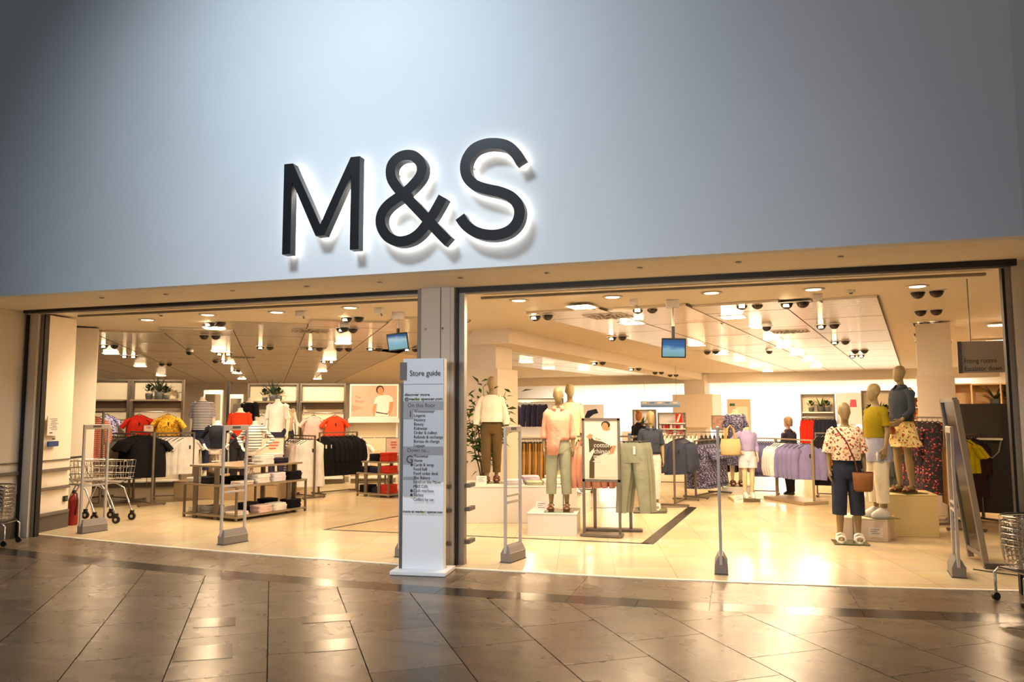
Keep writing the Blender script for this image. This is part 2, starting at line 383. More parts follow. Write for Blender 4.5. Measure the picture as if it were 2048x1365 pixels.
# ---- store floor, its black inlay, threshold strip
M_SFLOOR = terrazzo_floor('polished_cream_floor')
xs = [-9.6+i*(12.4/24) for i in range(25)]
struct('floor_store', MB().slab([(x, yth(x)) for x in xs]+[(3.0, 0.6), (14, 0.6), (14, 40), (-30, 40), (-30, 2.3), (-9.6, 1.0)], -0.06, 0.0), M_SFLOOR)
def ribbon(mb, pts, w, z0, z1):
    for (a, b) in zip(pts[:-1], pts[1:]):
        d = (Vector(b)-Vector(a)).normalized(); n = Vector((-d.y, d.x))*w/2
        mb.slab([(a[0]-n.x, a[1]-n.y), (b[0]-n.x, b[1]-n.y), (b[0]+n.x, b[1]+n.y), (a[0]+n.x, a[1]+n.y)], z0, z1)
    return mb
struct('trim_5', ribbon(MB(), [(x, yth(x)+0.03) for x in xs], 0.05, -0.01, 0.006), mat('steel_threshold', '#efe6d4', 0.35, metal=0.1))
M_INLAY = mat('black_inlay', '#1b1815', 0.3)
def inlay(name, a, b, w):
    struct(name, ribbon(MB(), [a, b], w, -0.01, 0.002), M_INLAY)
inlay('trim_6', (-5.74, 1.83), (-1.13, 1.90), 0.06)
inlay('trim_7', (-1.15, 1.87), (-0.80, 5.78), 0.16)
inlay('trim_8', (-5.74, 1.83), (-5.05, 4.4), 0.06)
inlay('trim_9', (-5.05, 4.4), (-0.80, 5.80), 0.06)
struct('floor_dark_walkway', MB().slab([(-22, 3.2), (-10.9, 3.0), (-9.9, 4.6), (-8.9, 9.2), (-16, 14), (-24, 10)], -0.01, 0.003), mat('dark_vinyl', '#6f5d3f', 0.3, var=0.15, vscale=0.8))
# ---- mall floor: stone slabs laid on the left wing's grid, dark band in front of the threshold
mfl = struct('floor_mall', MB().slab([(-16, -14), (9, -14), (9, 2.2), (2.9, 0.6)]+[(x, yth(x)) for x in reversed(xs)]+[(-16, 1.0)], -0.10, -0.018), mat('grout', '#2a2117', 0.7))
M_TILE = stone('brown_veined_stone', '#4a3e32', '#7d6e5b', 0.27)
M_TILED = stone('dark_brown_stone', '#372b21', '#4e4033', 0.22)
M_BAND = stone('charcoal_band_stone', '#282320', '#3e3934', 0.2)
M_TILEN = stone('light_brown_stone', '#594c3c', '#8a7962', 0.27)
G = 0.632; org = Vector((-3.73, -2.50))
def clip(poly, inside, cut):
    out = []
    for i in range(len(poly)):
        a, b = poly[i], poly[(i+1) % len(poly)]; ia, ib = inside(a), inside(b)
        if ia: out.append(a)
        if ia != ib: out.append(cut(a, b))
    return out
def ycut(off):
    def cut(a, b):
        lo, hi = a, b
        for _ in range(18):
            m = ((lo[0]+hi[0])/2, (lo[1]+hi[1])/2)
            if (m[1] < yth(m[0])+off) == (lo[1] < yth(lo[0])+off): lo = m
            else: hi = m
        return lo
    return cut
BO = -1.12   # front edge of the dark band, measured from the threshold
ntile = 0
for i in range(-14, 22):
    off = (i*0.37) % 1.0
    for j in range(-14, 22):
        L2 = G*1.5
        u0, u1 = i*G+0.004, (i+1)*G-0.004; v0, v1 = (j+off)*L2+0.003, (j+off+1)*L2-0.003
        p = [(org.x+eL.x*u+dL.x*v, org.y+eL.y*u+dL.y*v) for u, v in ((u0, v0), (u1, v0), (u1, v1), (u0, v1))]
        cx = sum(q[0] for q in p)/4; cy = sum(q[1] for q in p)/4
        if not (-10.5 < cx < 4.2 and -6.2 < cy < 1.2): continue
        p = clip(p, lambda q: q[1] < yth(q[0])+BO, ycut(BO))
        if len(p) < 3: continue
        ar = abs(sum(p[k][0]*p[(k+1) % len(p)][1]-p[(k+1) % len(p)][0]*p[k][1] for k in range(len(p))))/2
        if ar < 0.004: continue
        cx = sum(q[0] for q in p)/len(p); cy = sum(q[1] for q in p)/len(p)
        mb = MB().slab([(q[0]-cx, q[1]-cy) for q in p], -0.03, 0)
        o = mb.build('tile', M_TILE, mfl); o.location = (cx, cy, -0.001); ntile += 1
# darker inlaid pieces
for (a, b, c, d) in (((-4.16, -2.87), (-3.88, -2.72), (-4.04, -2.50), (-4.32, -2.66)), ((-3.74, -3.59), (-3.40, -3.40), (-3.61, -3.12), (-3.93, -3.32)),
                     ((-2.98, -3.17), (-2.66, -2.99), (-2.82, -2.76), (-3.13, -2.94)), ((-3.40, -2.52), (-3.06, -2.33), (-3.18, -2.14), (-3.51, -2.34))):
    cx = (a[0]+c[0])/2; cy = (a[1]+c[1])/2
    o = MB().slab([(q[0]-cx, q[1]-cy) for q in (a, b, c, d)], -0.02, 0.0012).build('inlaid_tile', M_TILED, mfl); o.location = (cx, cy, 0)
# the dark band and the row of slabs between it and the threshold
bx = [-10.2+k*0.62 for k in range(22)]
def yb(x): return yth(x)
for k in range(len(bx)-1):
    x0, x1 = bx[k]+0.002, bx[k+1]-0.002; xm = (x0+x1)/2; ym = yb(xm)-0.98
    q = [(x0, yb(x0)+BO+0.004), (x1, yb(x1)+BO+0.004), (x1, yb(x1)-0.845), (x0, yb(x0)-0.845)]
    o = MB().slab([(a-xm, b-ym) for a, b in q], -0.03, 0).build('band_tile', M_BAND, mfl); o.location = (xm, ym, -0.001)
    if k % 2 == 0:
        x1 = bx[min(k+2, len(bx)-1)]-0.002; xm = (x0+x1)/2; xh = xm
        q = [(x0, yb(x0)-0.841), (xh, yb(xh)-0.841), (x1, yb(x1)-0.841), (x1, yb(x1)-0.002), (xh, yb(xh)-0.002), (x0, yb(x0)-0.002)]; ym = yb(xm)-0.42
        o = MB().slab([(a-xm, b-ym) for a, b in q], -0.03, 0).build('tile', M_TILEN, mfl); o.location = (xm, ym, -0.001)
# ---- store ceilings
cp = struct('ceiling', MB().slab([(-30, 0.06), (14, 0.06), (14, 42), (-30, 42)], ZS+0.03, ZS+0.1), M_PLASTER)
M_METAL = metal_panel('ribbed_metal_ceiling')
M_JOINT = mat('ceiling_joint', '#4a3a2a', 0.7)
def strips(o2, e, d, u_list, v0, v1, ang):
    for k in range(len(u_list)-1):
        w = u_list[k+1]-u_list[k]-0.012; um = (u_list[k]+u_list[k+1])/2
        a0 = v0(um) if callable(v0) else v0
        Lh = v1-a0; pm = o2+e*um+d*(a0+Lh/2)
        q = MB().box(0, 0, 0, w, Lh, 0.03).build('ceiling_panel', M_METAL, cp); q.location = (pm.x, pm.y, ZS+0.012); q.rotation_euler = (0, 0, ang)
        jt = MB().box(w/2+0.006, 0, -0.006, 0.016, Lh, 0.022)
        for c in range(int(Lh/2.4)): jt.box(0, -Lh/2+2.4*(c+0.35+0.5*(k % 2)), -0.0135, w, 0.012, 0.005)
        jt.build('panel_joint', M_JOINT, q)
oL = Vector((-7.0, 2.2))
strips(oL, eL, dL, [-6.6+1.2*k for k in range(9)], lambda u: -math.tan(A_L)*u+0.75 if u < 0 else -0.55*u+0.35, 30, A_L)
oR = Vector((0.0, 2.3))
strips(oR, eR, dR, [-2.9, -1.75, -0.6, 0.55, 1.7], lambda u: 0.2*u+0.1, 24.5, -A_R)
strips(Vector((-4.6, 7.0)), eR, dR, [-3.6, -2.4, -1.2, 0.0], 0, 17.0, -A_R)
strips(Vector((4.3, 4.0)), eR, dR, [0, 1.2, 2.4, 3.6], 0, 20, -A_R)
def beam(name, a, b, w, drop):
    d = (Vector(b)-Vector(a)); L = d.length; ang = math.atan2(d.y, d.x); c = (Vector(a)+Vector(b))/2
    struct(name, MB().box(c.x, c.y, ZS+0.03-drop/2, L, w, drop, ang), M_PLASTER)
beam('trim_10', (-4.15, 4.6), (-1.45, 24.0), 0.75, 0.26)
beam('trim_11', (-9.5, 25.0), (9.0, 21.3), 0.7, 0.36)
# ---- columns
def column(name, x, y, w, rz, panel_w, panel_z0, panel_z1):
    c = struct(name, MB().box(x, y, ZS/2, w, w, ZS, rz), M_PLASTER)
    MB().box(x, y, (panel_z0+panel_z1)/2, panel_w, panel_w, panel_z1-panel_z0, rz).build('cladding_panel', mat('column_cladding', '#ead9c2', 0.5), c, 0.006)
column('wall_column_1', -4.38, 5.28, 0.62, -A_R, 0.78, 0.0, 2.45)
column('wall_column_2', -1.51, 22.9, 0.80, -A_R, 1.55, 1.02, 2.30)
column('wall_column_3', 3.15, 5.95, 0.50, -A_R, 0.54, 0.0, 2.25)
# ---- far walls
struct('wall_back_right', MB().box(-3.42, 30.29, ZS/2, 30, 0.2, ZS, -A_R), M_WHITEWALL)
struct('wall_back_left', MB().box(-22, 27.0, ZS/2, 22, 0.2, ZS, A_L), M_PLASTER)
struct('wall_right_far', MB().box(8.6, 14, ZS/2, 0.2, 27, ZS, 0), M_PLASTER)

# ================================================================ CEILING FIXTURES
M_LAMP = mat('warm_lamp_panel', '#fff1d8', 0.5, emit=290, emit_col='#ffdaac')
M_LAMPW = mat('neutral_lamp_panel', '#ffffff', 0.5, emit=60, emit_col='#fff8f2')
M_BULB = mat('spot_lens', '#fff1d8', 0.4, emit=45, emit_col='#ffdcab')
M_DOWN = mat('downlight_lens', '#fff3df', 0.4, emit=14, emit_col='#ffd9a0')
M_OFF = mat('unlit_reflector', '#4a3a2a', 0.3, metal=0.6)
WARM = (1.0, 0.80, 0.56)
def spot_lamp(parent, loc, aim, energy, angle, size=0.04):
    """the light that a lamp gives, sitting in its lens"""
    ld = bpy.data.lights.new('lamp_light', 'SPOT'); ld.energy = energy; ld.color = WARM; ld.spot_size = angle; ld.spot_blend = 0.6; ld.shadow_soft_size = size
    o = bpy.data.objects.new('lamp_light', ld); COL.objects.link(o); o.parent = parent; o.location = loc; o.rotation_euler = Vector(aim).to_track_quat('-Z', 'Y').to_euler()
# square recessed lamps
t = thing('square_ceiling_lamp', '', 'ceiling lamp')
MB().box(0, 0, -0.004, 0.36, 0.36, 0.008).build('frame', M_WHITE, t)
MB().box(0, 0, -0.011, 0.29, 0.29, 0.006).build('lamp_panel', M_LAMP, t)
sq = tree(t); first = [True]; cnt = {}
def square_lamp(x, y, rz, label, group, z=ZS-0.004):
    cnt[group] = cnt.get(group, 0)+1; label = f'{label}, {NTH[cnt[group]-1]} from the front'
    if first[0]:
        first[0] = False; t.location = (x, y, z); t.rotation_euler = (0, 0, rz); t['label'] = label; t['group'] = group
    else: dup(sq, (x, y, z), rz, label, group)
for k, (x, y) in enumerate([(-1.98, 1.95), (-1.58, 4.08), (-0.02, 3.78), (0.41, 5.26), (0.71, 7.76), (-0.80, 8.69), (1.05, 9.9), (-0.35, 11.5), (1.5, 12.4), (0.1, 14.4), (2.0, 15.2), (0.6, 17.6), (2.5, 18.4), (1.1, 21.0)]):
    square_lamp(x, y, -A_R, 'square lit lamp flush in the metal ceiling of the right wing', 'square lamps over the right wing')
for k, (x, y) in enumerate([(-8.33, 2.6), (-11.45, 6.78), (-14.10, 10.68), (-17.45, 15.59), (-20.3, 19.8)]):
    square_lamp(x, y, A_L, 'square lit lamp in the middle row of the left wing ceiling', 'middle row of square lamps, left wing')
for k, (x, y) in enumerate([(-7.74, 5.86), (-10.50, 10.14), (-13.86, 15.43), (-17.43, 21.11)]):
    square_lamp(x, y, A_L, 'square lit lamp in the row nearest the hanging monitor, left wing', 'right row of square lamps, left wing')
for k, (x, y) in enumerate([(-14.35, 6.59), (-17.55, 11.01), (-21.34, 16.21)]):
    square_lamp(x, y, A_L, 'square lit lamp in the row over the left wall bays', 'left row of square lamps, left wing')
for (x, y) in [(-6.6, 9.0), (-5.8, 13.0), (-5.0, 17.5), (-6.9, 12.0), (-6.0, 16.5)]:
    square_lamp(x, y, -A_R, 'square lit lamp in the ceiling beyond the slanting beam', 'square lamps beyond the beam')
# long strip lamps by the right edge
for k, (x, y) in enumerate(((4.35, 6.25), (5.0, 9.62))):
    s = thing('strip_lamp', ('nearer' if k == 0 else 'farther')+' long strip lamp in the ceiling above the fitting rooms sign', 'ceiling lamp', (x, y, ZS-0.004), -A_R, 'strip lamps by the fitting rooms')
    MB().box(0, 0, -0.004, 0.62, 0.24, 0.008).build('frame', M_WHITE, s); MB().box(0, 0, -0.011, 0.55, 0.17, 0.006).build('lamp_panel', M_LAMP, s)
# bright lamps washing the far back wall
for k in range(12):
    x = -9.2+k*1.55; p = Vector((x, 27.2-0.2016*(x-0.5)))
    s = thing('wall_washer_lamp', f'bright white lamp washing the far back wall, {NTH[k]} from the left', 'ceiling lamp', (p.x, p.y, ZS-0.0), -A_R, 'wall washers at the far back')
    MB().box(0, 0, -0.004, 1.0, 0.56, 0.008).build('frame', M_WHITE, s); MB().box(0, 0, -0.011, 0.94, 0.5, 0.006).build('lamp_panel', M_LAMPW, s)
# round downlights along the opening
def downlight(x, y, lab):
    s = thing('round_downlight', lab, 'downlight', (x, y, ZS+0.03), 0, 'round downlights inside the opening')
    MB().lathe((0, 0, 0), [(0.13, 0), (0.13, -0.008), (0.105, -0.016), (0.09, -0.010)], 24).build('trim_ring', M_ALU, s)
    spot_lamp(s, (0, 0, -0.03), (0, 0.2, -1), 125, 2.6, 0.08)
    MB().lathe((0, 0, -0.009), [(0.085, 0), (0.085, -0.004), (0.05, -0.008)], 20).build('lens', M_DOWN, s)
ORD = ['leftmost', 'second', 'third', 'fourth', 'fifth']
for i, (x, y) in enumerate([(-2.68, 1.33), (-1.47, 1.40), (-0.26, 1.43), (0.91, 1.52), (2.05, 1.65)]):
    downlight(x, y, f'{ORD[i]} round downlight in the plaster strip of the wider right opening' if i == 0 else f'{ORD[i]} round downlight from the pillar in the right opening')
for i, (x, y) in enumerate([(-8.76, 1.57), (-7.46, 1.33), (-6.33, 1.39), (-5.09, 1.28)]):
    downlight(x, y, f'{ORD[i]} round downlight from the left in the left opening')
# twin eyeball spots: two dark half bowls, one or both lit
def twin(x, y, rz, lit, label, group, z=ZS-0.003, aim=None, watts=160):
    s = thing('twin_spot', label, 'spotlight', (x, y, z), rz, group)
    if aim:
        d = Vector((aim[0]-x, aim[1]-y, aim[2]-z)); c, n = math.cos(-rz), math.sin(-rz); spot_lamp(s, (0, -0.08, -0.09), (c*d.x-n*d.y, n*d.x+c*d.y, d.z), watts, 1.5)
    MB().box(0, 0, -0.004, 0.40, 0.19, 0.008).build('mounting_plate', M_WHITE, s, 0.003)
    for i, dx in enumerate((-0.10, 0.10)):
        e = MB().lathe((dx, 0, -0.008), [(0.082, 0), (0.080, -0.012), (0.066, -0.045), (0.040, -0.068), (0.012, -0.076)], 16).build('eyeball', M_BLACK, s)
        q = MB().ell([(dx, -0.052, -0.060, 0.036, 0.020), (dx, -0.066, -0.046, 0.036, 0.022), (dx, -0.070, -0.030, 0.030, 0.016)], 12)
        q.build('lens', M_BULB if lit[i] else M_OFF, s)
for (x, y, lit, lab) in [
    (-2.72, 2.69, (1, 0), 'twin spotlight with one glaring lens, nearest the pillar in the right wing'),
    (0.76, 2.41, (1, 0), 'nearest twin spotlight on the metal ceiling right of the monitor'),
    (1.47, 5.34, (1, 0), 'second twin spotlight along the metal ceiling right of the monitor'),
    (2.06, 8.69, (1, 0), 'third twin spotlight along the metal ceiling right of the monitor'),
    (2.83, 11.5, (0, 0), 'fourth twin spotlight along the metal ceiling right of the monitor'),
    (3.0, 13.2, (1, 1), 'fifth twin spotlight with two glaring lenses far down the right ceiling')]:
    twin(x, y, -A_R, lit, lab, 'twin spots on the right metal ceiling')
for i, (x, y, lit) in enumerate([(2.26, 2.15, (0, 0)), (2.70, 4.12, (0, 0)), (3.02, 5.83, (1, 1)), (3.43, 7.8, (0, 0)), (3.83, 9.66, (1, 0))]):
    twin(x, y, -A_R, lit, ['front', 'second', 'third, fully lit', 'fourth', 'rearmost'][i]+' twin spotlight in the line before the right column', 'twin spots before the right column', ZS+0.03)
for i, (x, y, lit) in enumerate([(-14.48, 7.30, (1, 1)), (-9.26, 3.68, (0, 0)), (-11.74, 7.34, (1, 1)), (-6.30, 3.40, (1, 0)), (-8.35, 7.0, (0, 0)), (-10.87, 10.64, (1, 1)), (-7.0, 7.6, (1, 0)), (-13.6, 9.6, (0, 1)), (-15.9, 10.2, (0, 0)), (-16.2, 13.8, (1, 0))]):
    twin(x, y, A_L, lit, ['pair of glaring spotlights above the left wall bays', 'pair of dark unlit spotlights near the front of the left ceiling', 'pair of glaring spotlights in mid left ceiling', 'twin spotlight just left of the hanging monitor', 'unlit twin spotlight beside the ceiling vent, left wing',
          'pair of glaring spotlights far down the left ceiling', 'twin spotlight with one glaring lens below the left monitor', 'half-lit twin spotlight above the white torsos', 'small unlit twin spotlight near the left potted plants', 'small twin spotlight at the far end of the left ceiling'][i], 'twin spots on the left ceiling')
for i, (x, y) in enumerate([(-4.86, 5.9), (-4.5, 6.8), (-4.55, 7.6), (-3.9, 7.7), (-3.2, 10.2), (-2.7, 13.2), (-2.3, 15.6), (-2.0, 17.5)]):
    twin(x, y, -A_R, (i in (4, 5), 0), f'twin spotlight along the slanting beam, {NTH[i]} from the front', 'twin spots along the slanting beam', ZS-0.231 if i > 3 else ZS+0.03)
twin(-2.15, 6.3, -A_R, (1, 0), 'twin spotlight on metal panels between beam and monitor', 'twin spots on the right metal ceiling')
twin(-0.55, 10.6, -A_R, (0, 0), 'unlit twin spotlight below the right monitor', 'twin spots on the right metal ceiling')
for i, (x, y, a) in enumerate([(-12.6, 4.75, (-13.3, 6.4, 1.7)), (-9.75, 6.1, (-10.5, 7.7, 1.6)), (-8.9, 6.7, (-9.5, 8.2, 1.6)), (-7.7, 7.2, (-8.4, 8.7, 1.7))]):
    twin(x, y, A_L, (1, 0), ['leftmost', 'second', 'third', 'rightmost'][i]+' lit twin spotlight aimed at the left wall bays', 'twin spots aimed at the wall bays', aim=a, watts=70 if i == 3 else 150)
for i, (x, y, a) in enumerate([(-5.6, 2.3, (-7.9, 3.2, 0.9)), (-8.0, 2.2, (-10.4, 4.0, 0.9)), (-1.2, 2.6, (-1.5, 4.4, 0.9)), (0.2, 2.6, (0.6, 6.6, 0.8))]):
    twin(x, y, 0, (1, 0), ['twin spotlight aimed at the folded tees', 'twin spotlight aimed at the black tees', 'twin spotlight aimed at the slate shirt', 'twin spotlight aimed at the lilac shirts'][i], 'twin spots aimed at displays', ZS+0.03, a, 130)
# dome cameras, vents, detectors
def dome(x, y, lab):
    s = thing('dome_camera', lab, 'camera', (x, y, ZS-0.003), 0, 'ceiling dome cameras')
    MB().lathe((0, 0, 0), [(0.085, 0), (0.085, -0.035), (0.075, -0.045)], 18).build('housing', M_WHITE, s)
    MB().lathe((0, 0, -0.045), [(0.073, 0), (0.066, -0.035), (0.045, -0.060), (0.015, -0.072)], 18).build('dome', M_BLACK, s)
dome(-11.95, 6.4, 'dark dome camera on the left ceiling, left of the potted plants'); dome(0.50, 5.0, 'dark dome camera on the ceiling right of the monitor')
dome(0.75, 10.4, 'dark dome camera further down the right ceiling'); dome(-6.1, 2.95, 'small dome camera near the front of left ceiling')
dome(4.1, 9.0, 'dome camera beneath the fitting rooms sign')
def vent(x, y, rz, lab, w=0.60):
    s = thing('ceiling_vent', lab, 'vent', (x, y, ZS-0.003), rz, 'ceiling vents')
    MB().box(0, 0, -0.005, w, w, 0.010).build('vent_frame', M_ALU, s)
    for r in (0.08, 0.15, 0.22, 0.285):
        for q in range(12):
            a = q*PI/6+r*9; MB().box(r*math.cos(a), r*math.sin(a), -0.013, 0.024, 0.05, 0.006, a+0.6).build('vent_blade', M_BRONZE, s)
vent(-1.80, 3.10, -A_R, 'square swirl vent in the right metal ceiling'); vent(-7.10, 3.55, A_L, 'square swirl vent in left ceiling near the front')
vent(0.95, 6.3, -A_R, 'square swirl vent right of the right monitor'); vent(-8.9, 6.6, A_L, 'square swirl vent in the left ceiling above the orange tee')
vent(-12.2, 8.7, A_L, 'square swirl vent in the left ceiling above the striped torso')
def detector(x, y, lab, z=ZS+0.03):
    s = thing('smoke_detector', lab, 'detector', (x, y, z), 0, 'small ceiling detectors')
    MB().lathe((0, 0, 0), [(0.05, 0), (0.05, -0.02), (0.035, -0.035)], 14).build('detector_body', M_WHITE, s); MB().lathe((0, 0, -0.035), [(0.025, 0), (0.018, -0.014)], 10).build('sensor', M_BRONZE, s)
for x, y, l in ((-8.0, 1.0, 'small detector near the left end of the plaster strip'), (-1.85, 2.2, 'small detector between the first two right downlights'), (1.35, 1.75, 'small detector before the fourth right downlight'), (-0.2, 4.6, 'small detector beside the square lamps under the right ceiling')):
    detector(x, y, l)
def boxunit(x, y, lab, w=0.16):
    s = thing('junction_box', lab, 'box', (x, y, ZS+0.03), 0.0, 'ceiling boxes'); MB().box(0, 0, -0.04, w, 0.12, 0.08).build('housing', M_WHITE, s, 0.006); MB().cyl((0.03, -0.02, -0.08), (0.05, -0.03, -0.11), 0.012).build('nozzle', M_STEEL, s)
boxunit(-5.95, 1.45, 'white box on the left plaster strip beside a camera'); boxunit(-1.25, 1.75, 'small white box right of the second right downlight', 0.10); boxunit(1.0, 2.0, 'small white box behind the fourth right downlight', 0.10); boxunit(-4.75, 1.5, 'small white box near the pillar in the left opening', 0.12)
# hanging monitors
def monitor(x, y, zc, rz, tilt, label, w, h, hue):
    s = thing('hanging_monitor', label, 'monitor', (x, y, ZS+0.03), rz)
    drop = ZS+0.03-zc
    MB().box(0, 0, -0.05, 0.17, 0.13, 0.10).build('ceiling_mount', M_WHITE, s, 0.006)
    MB().cyl((0, 0, -0.1), (0, 0, -drop*0.55), 0.018).build('upper_pole', M_ALU, s); MB().cyl((0, 0, -drop*0.55), (0, 0, -drop+h/2-0.02), 0.024).build('lower_pole', M_BLACK, s)
    b = MB().box(0, 0, 0, w, 0.05, h).build('screen_case', M_BLACK, s, 0.006); b.location = (0, -0.02, -drop); b.rotation_euler = (math.radians(12), tilt, 0)
    m, N, L, bs = _new('cctv_screen_'+hue[1:]); tc = N.new('ShaderNodeTexCoord'); sp = N.new('ShaderNodeSeparateXYZ'); L.new(tc.outputs['Object'], sp.inputs[0])
    n = N.new('ShaderNodeTexNoise'); n.inputs['Scale'].default_value = 9; n.inputs['Detail'].default_value = 5; L.new(tc.outputs['Object'], n.inputs['Vector'])
    ad = N.new('ShaderNodeMath'); ad.operation = 'MULTIPLY_ADD'; L.new(n.outputs['Fac'], ad.inputs[0]); ad.inputs[1].default_value = 0.10; L.new(sp.outputs[2], ad.inputs[2])
    mr = N.new('ShaderNodeMapRange'); mr.inputs[1].default_value = -h/2; mr.inputs[2].default_value = h/2+0.1; L.new(ad.outputs[0], mr.inputs[0])
    rp = N.new('ShaderNodeValToRGB'); e = rp.color_ramp.elements; e[0].position = 0.15; e[0].color = lin('#7fb0a8'); e[1].position = 0.95; e[1].color = lin('#1f4f6e')
    q = e.new(0.45); q.color = lin('#8fc0d8'); q = e.new(0.60); q.color = lin(hue); q = e.new(0.75); q.color = lin('#2b5f9a')
    L.new(mr.outputs[0], rp.inputs[0]); L.new(rp.outputs[0], bs.inputs['Emission Color']); bs.inputs['Emission Strength'].default_value = 0.8
    bs.inputs['Base Color'].default_value = (0.01, 0.01, 0.01, 1); bs.inputs['Roughness'].default_value = 0.2
    MB().box(0, -0.027, 0, w-0.03, 0.004, h-0.035).build('screen', m, b)
monitor(-0.77, 1.95, 2.50, 0.12, 0.03, 'hanging CCTV monitor with blue picture in the wider right opening', 0.31, 0.255, '#2f6da8')
monitor(-4.70, 2.0, 2.70, 0.30, -0.12, 'hanging CCTV monitor with pale picture left of the pillar', 0.30, 0.25, '#b9d4d8')

# ================================================================ SHOP SIGN LETTERS
def stroke(pts, w, y0, y1, sub=4):
    """sweep a flat square-ended stroke of width w along a smoothed centre line in xz"""
    P = [Vector(p) for p in pts]; Q = []
    for i in range(len(P)-1):
        p0, p1, p2, p3 = P[max(i-1, 0)], P[i], P[i+1], P[min(i+2, len(P)-1)]
        for k in range(sub):
            t = k/sub
            Q.append(0.5*((2*p1)+(p2-p0)*t+(2*p0-5*p1+4*p2-p3)*t*t+(3*p1-p0-3*p2+p3)*t**3))
    Q.append(P[-1]); mb = MB(); rings = []
    for i, p in enumerate(Q):
        t = (Q[min(i+1, len(Q)-1)]-Q[max(i-1, 0)]).normalized(); n = Vector((-t.y, t.x))*w/2
        a, b = p+n, p-n
        e = 0.004*i/len(Q)          # the stroke climbs a hair so that it passes over itself where it crosses
        rings.append([(a.x, y0-e, a.y), (a.x, y1-e, a.y), (b.x, y1-e, b.y), (b.x, y0-e, b.y)])
    return mb.loft(rings, smooth=False)
YF, YB = -1.235, -1.135
PTS_A = [(-2.722, 3.801), (-2.803, 3.668), (-2.885, 3.553), (-2.975, 3.452), (-3.081, 3.395), (-3.204, 3.387), (-3.321, 3.448), (-3.39, 3.561), (-3.387, 3.677), (-3.31, 3.773), (-3.163, 3.86), (-3.041, 3.953), (-2.962, 4.048), (-2.955, 4.148), (-3.021, 4.235), (-3.113, 4.265), (-3.214, 4.243), (-3.283, 4.166), (-3.282, 4.048), (-3.211, 3.932), (-3.086, 3.798), (-2.931, 3.635), (-2.78, 3.467), (-2.663, 3.347)]
PTS_S = [(-1.92, 4.073), (-1.979, 4.172), (-2.065, 4.251), (-2.179, 4.287), (-2.295, 4.290), (-2.405, 4.251), (-2.475, 4.159), (-2.49, 4.06), (-2.46, 3.965), (-2.383, 3.888), (-2.266, 3.839), (-2.137, 3.8), (-2.023, 3.742), (-1.956, 3.663), (-1.937, 3.578), (-1.965, 3.484), (-2.039, 3.414), (-2.152, 3.381), (-2.281, 3.390), (-2.396, 3.433), (-2.484, 3.502), (-2.543, 3.586)]
def m_outline(g):
    """outline of the M: two stems and the V between them, shrunk by g"""
    return [(-4.525+g, 3.335+g), (-4.427-g, 3.335+g), (-4.427-g, 4.112-g*2), (-4.132+g*0.4, 3.505+g), (-4.030-g*0.4, 3.505+g), (-3.735+g, 4.112-g*2), (-3.735+g, 3.335+g), (-3.637-g, 3.335+g), (-3.637-g, 4.305-g), (-3.742+g*0.4, 4.305-g), (-4.081, 3.625+g*2.2), (-4.420-g*0.4, 4.305-g), (-4.525+g, 4.305-g)]
def letter(name, label, face, back, pins):
    s = thing(name, label, 'sign letter', (pins[0][0], -1.08, pins[0][1]), 0, 'letters of the shop sign')
    off = Vector((-pins[0][0], 1.08, -pins[0][1]))
    for mb in (face, back): mb.v = [tuple(Vector(p)+off) for p in mb.v]
    face.build('letter_body', M_SIGN, s); back.build('halo_light', M_HALO, s)
    for x, z in pins:
        MB().cyl((x+off.x, 0.0, z+off.z), (x+off.x, YB+off.y+0.02, z+off.z), 0.012, n=8).build('standoff_pin', M_STEEL, s)
fm, bm_ = MB(), MB()
fm.prism(m_outline(0.0), YF, YB); bm_.prism(m_outline(0.012), YB, YB+0.02)
letter('sign_letter', 'large black halo-lit capital letter M on the grey fascia', fm, bm_, [(-4.476, 3.45), (-4.476, 4.2), (-3.686, 3.45), (-3.686, 4.2)])
letter('sign_letter', 'large black halo-lit ampersand between two letters on the fascia', stroke(PTS_A, 0.105, YF, YB), stroke(PTS_A, 0.080, YB, YB+0.02), [(-3.35, 3.50), (-3.0, 4.20), (-2.78, 3.47), (-3.26, 4.1)])
letter('sign_letter', 'large black halo-lit curved letter S on the grey fascia', stroke(PTS_S, 0.105, YF, YB), stroke(PTS_S, 0.080, YB, YB+0.02), [(-2.23, 4.285), (-2.45, 4.10), (-1.96, 3.56), (-2.3, 3.40)])

# ================================================================ STORE GUIDE TOTEM
t = thing('store_guide', 'tall grey free-standing store guide board before the pillar', 'sign', (-3.235, -0.46, 0), 0.10)
MB().box(0, 0, 0.022, 0.60, 0.40, 0.040).build('base_plate', M_TOTEMW, t, 0.006)
MB().box(0.01, 0, 1.15, 0.455, 0.10, 2.22).build('board', M_TOTEMW, t, 0.004)
MB().box(-0.232, -0.008, 1.02, 0.030, 0.10, 1.96).build('edge_strip', M_KICK, t)
MB().box(-0.215, -0.024, 2.125, 0.075, 0.09, 0.19).build('header_tab', M_KICK, t)
MB().box(0.012, -0.055, 1.99, 0.44, 0.012, 0.54).build('header_panel', M_TOTEM, t)
MB().box(0.012, -0.062, 1.985, 0.44, 0.004, 0.006).build('panel_joint', M_MIDGREY, t)
p = MB().box(0.012, -0.057, 1.43, 0.445, 0.014, 0.93).build('list_panel', mat('totem_list', '#aeb3ba', 0.4), t)
MB().box(-0.136, -0.057, 0.90, 0.145, 0.014, 0.20).build('list_panel_foot', MATS['totem_list'], t)
MB().box(0.012, -0.066, 1.845, 0.445, 0.006, 0.085).build('header_band', M_TOTEM, t)
MB().box(0.012, -0.067, 1.755, 0.445, 0.006, 0.085).build('header_band', M_MIDGREY, t)
MB().box(-0.156, -0.067, 1.665, 0.11, 0.006, 0.10).build('level_block', M_MIDGREY, t)
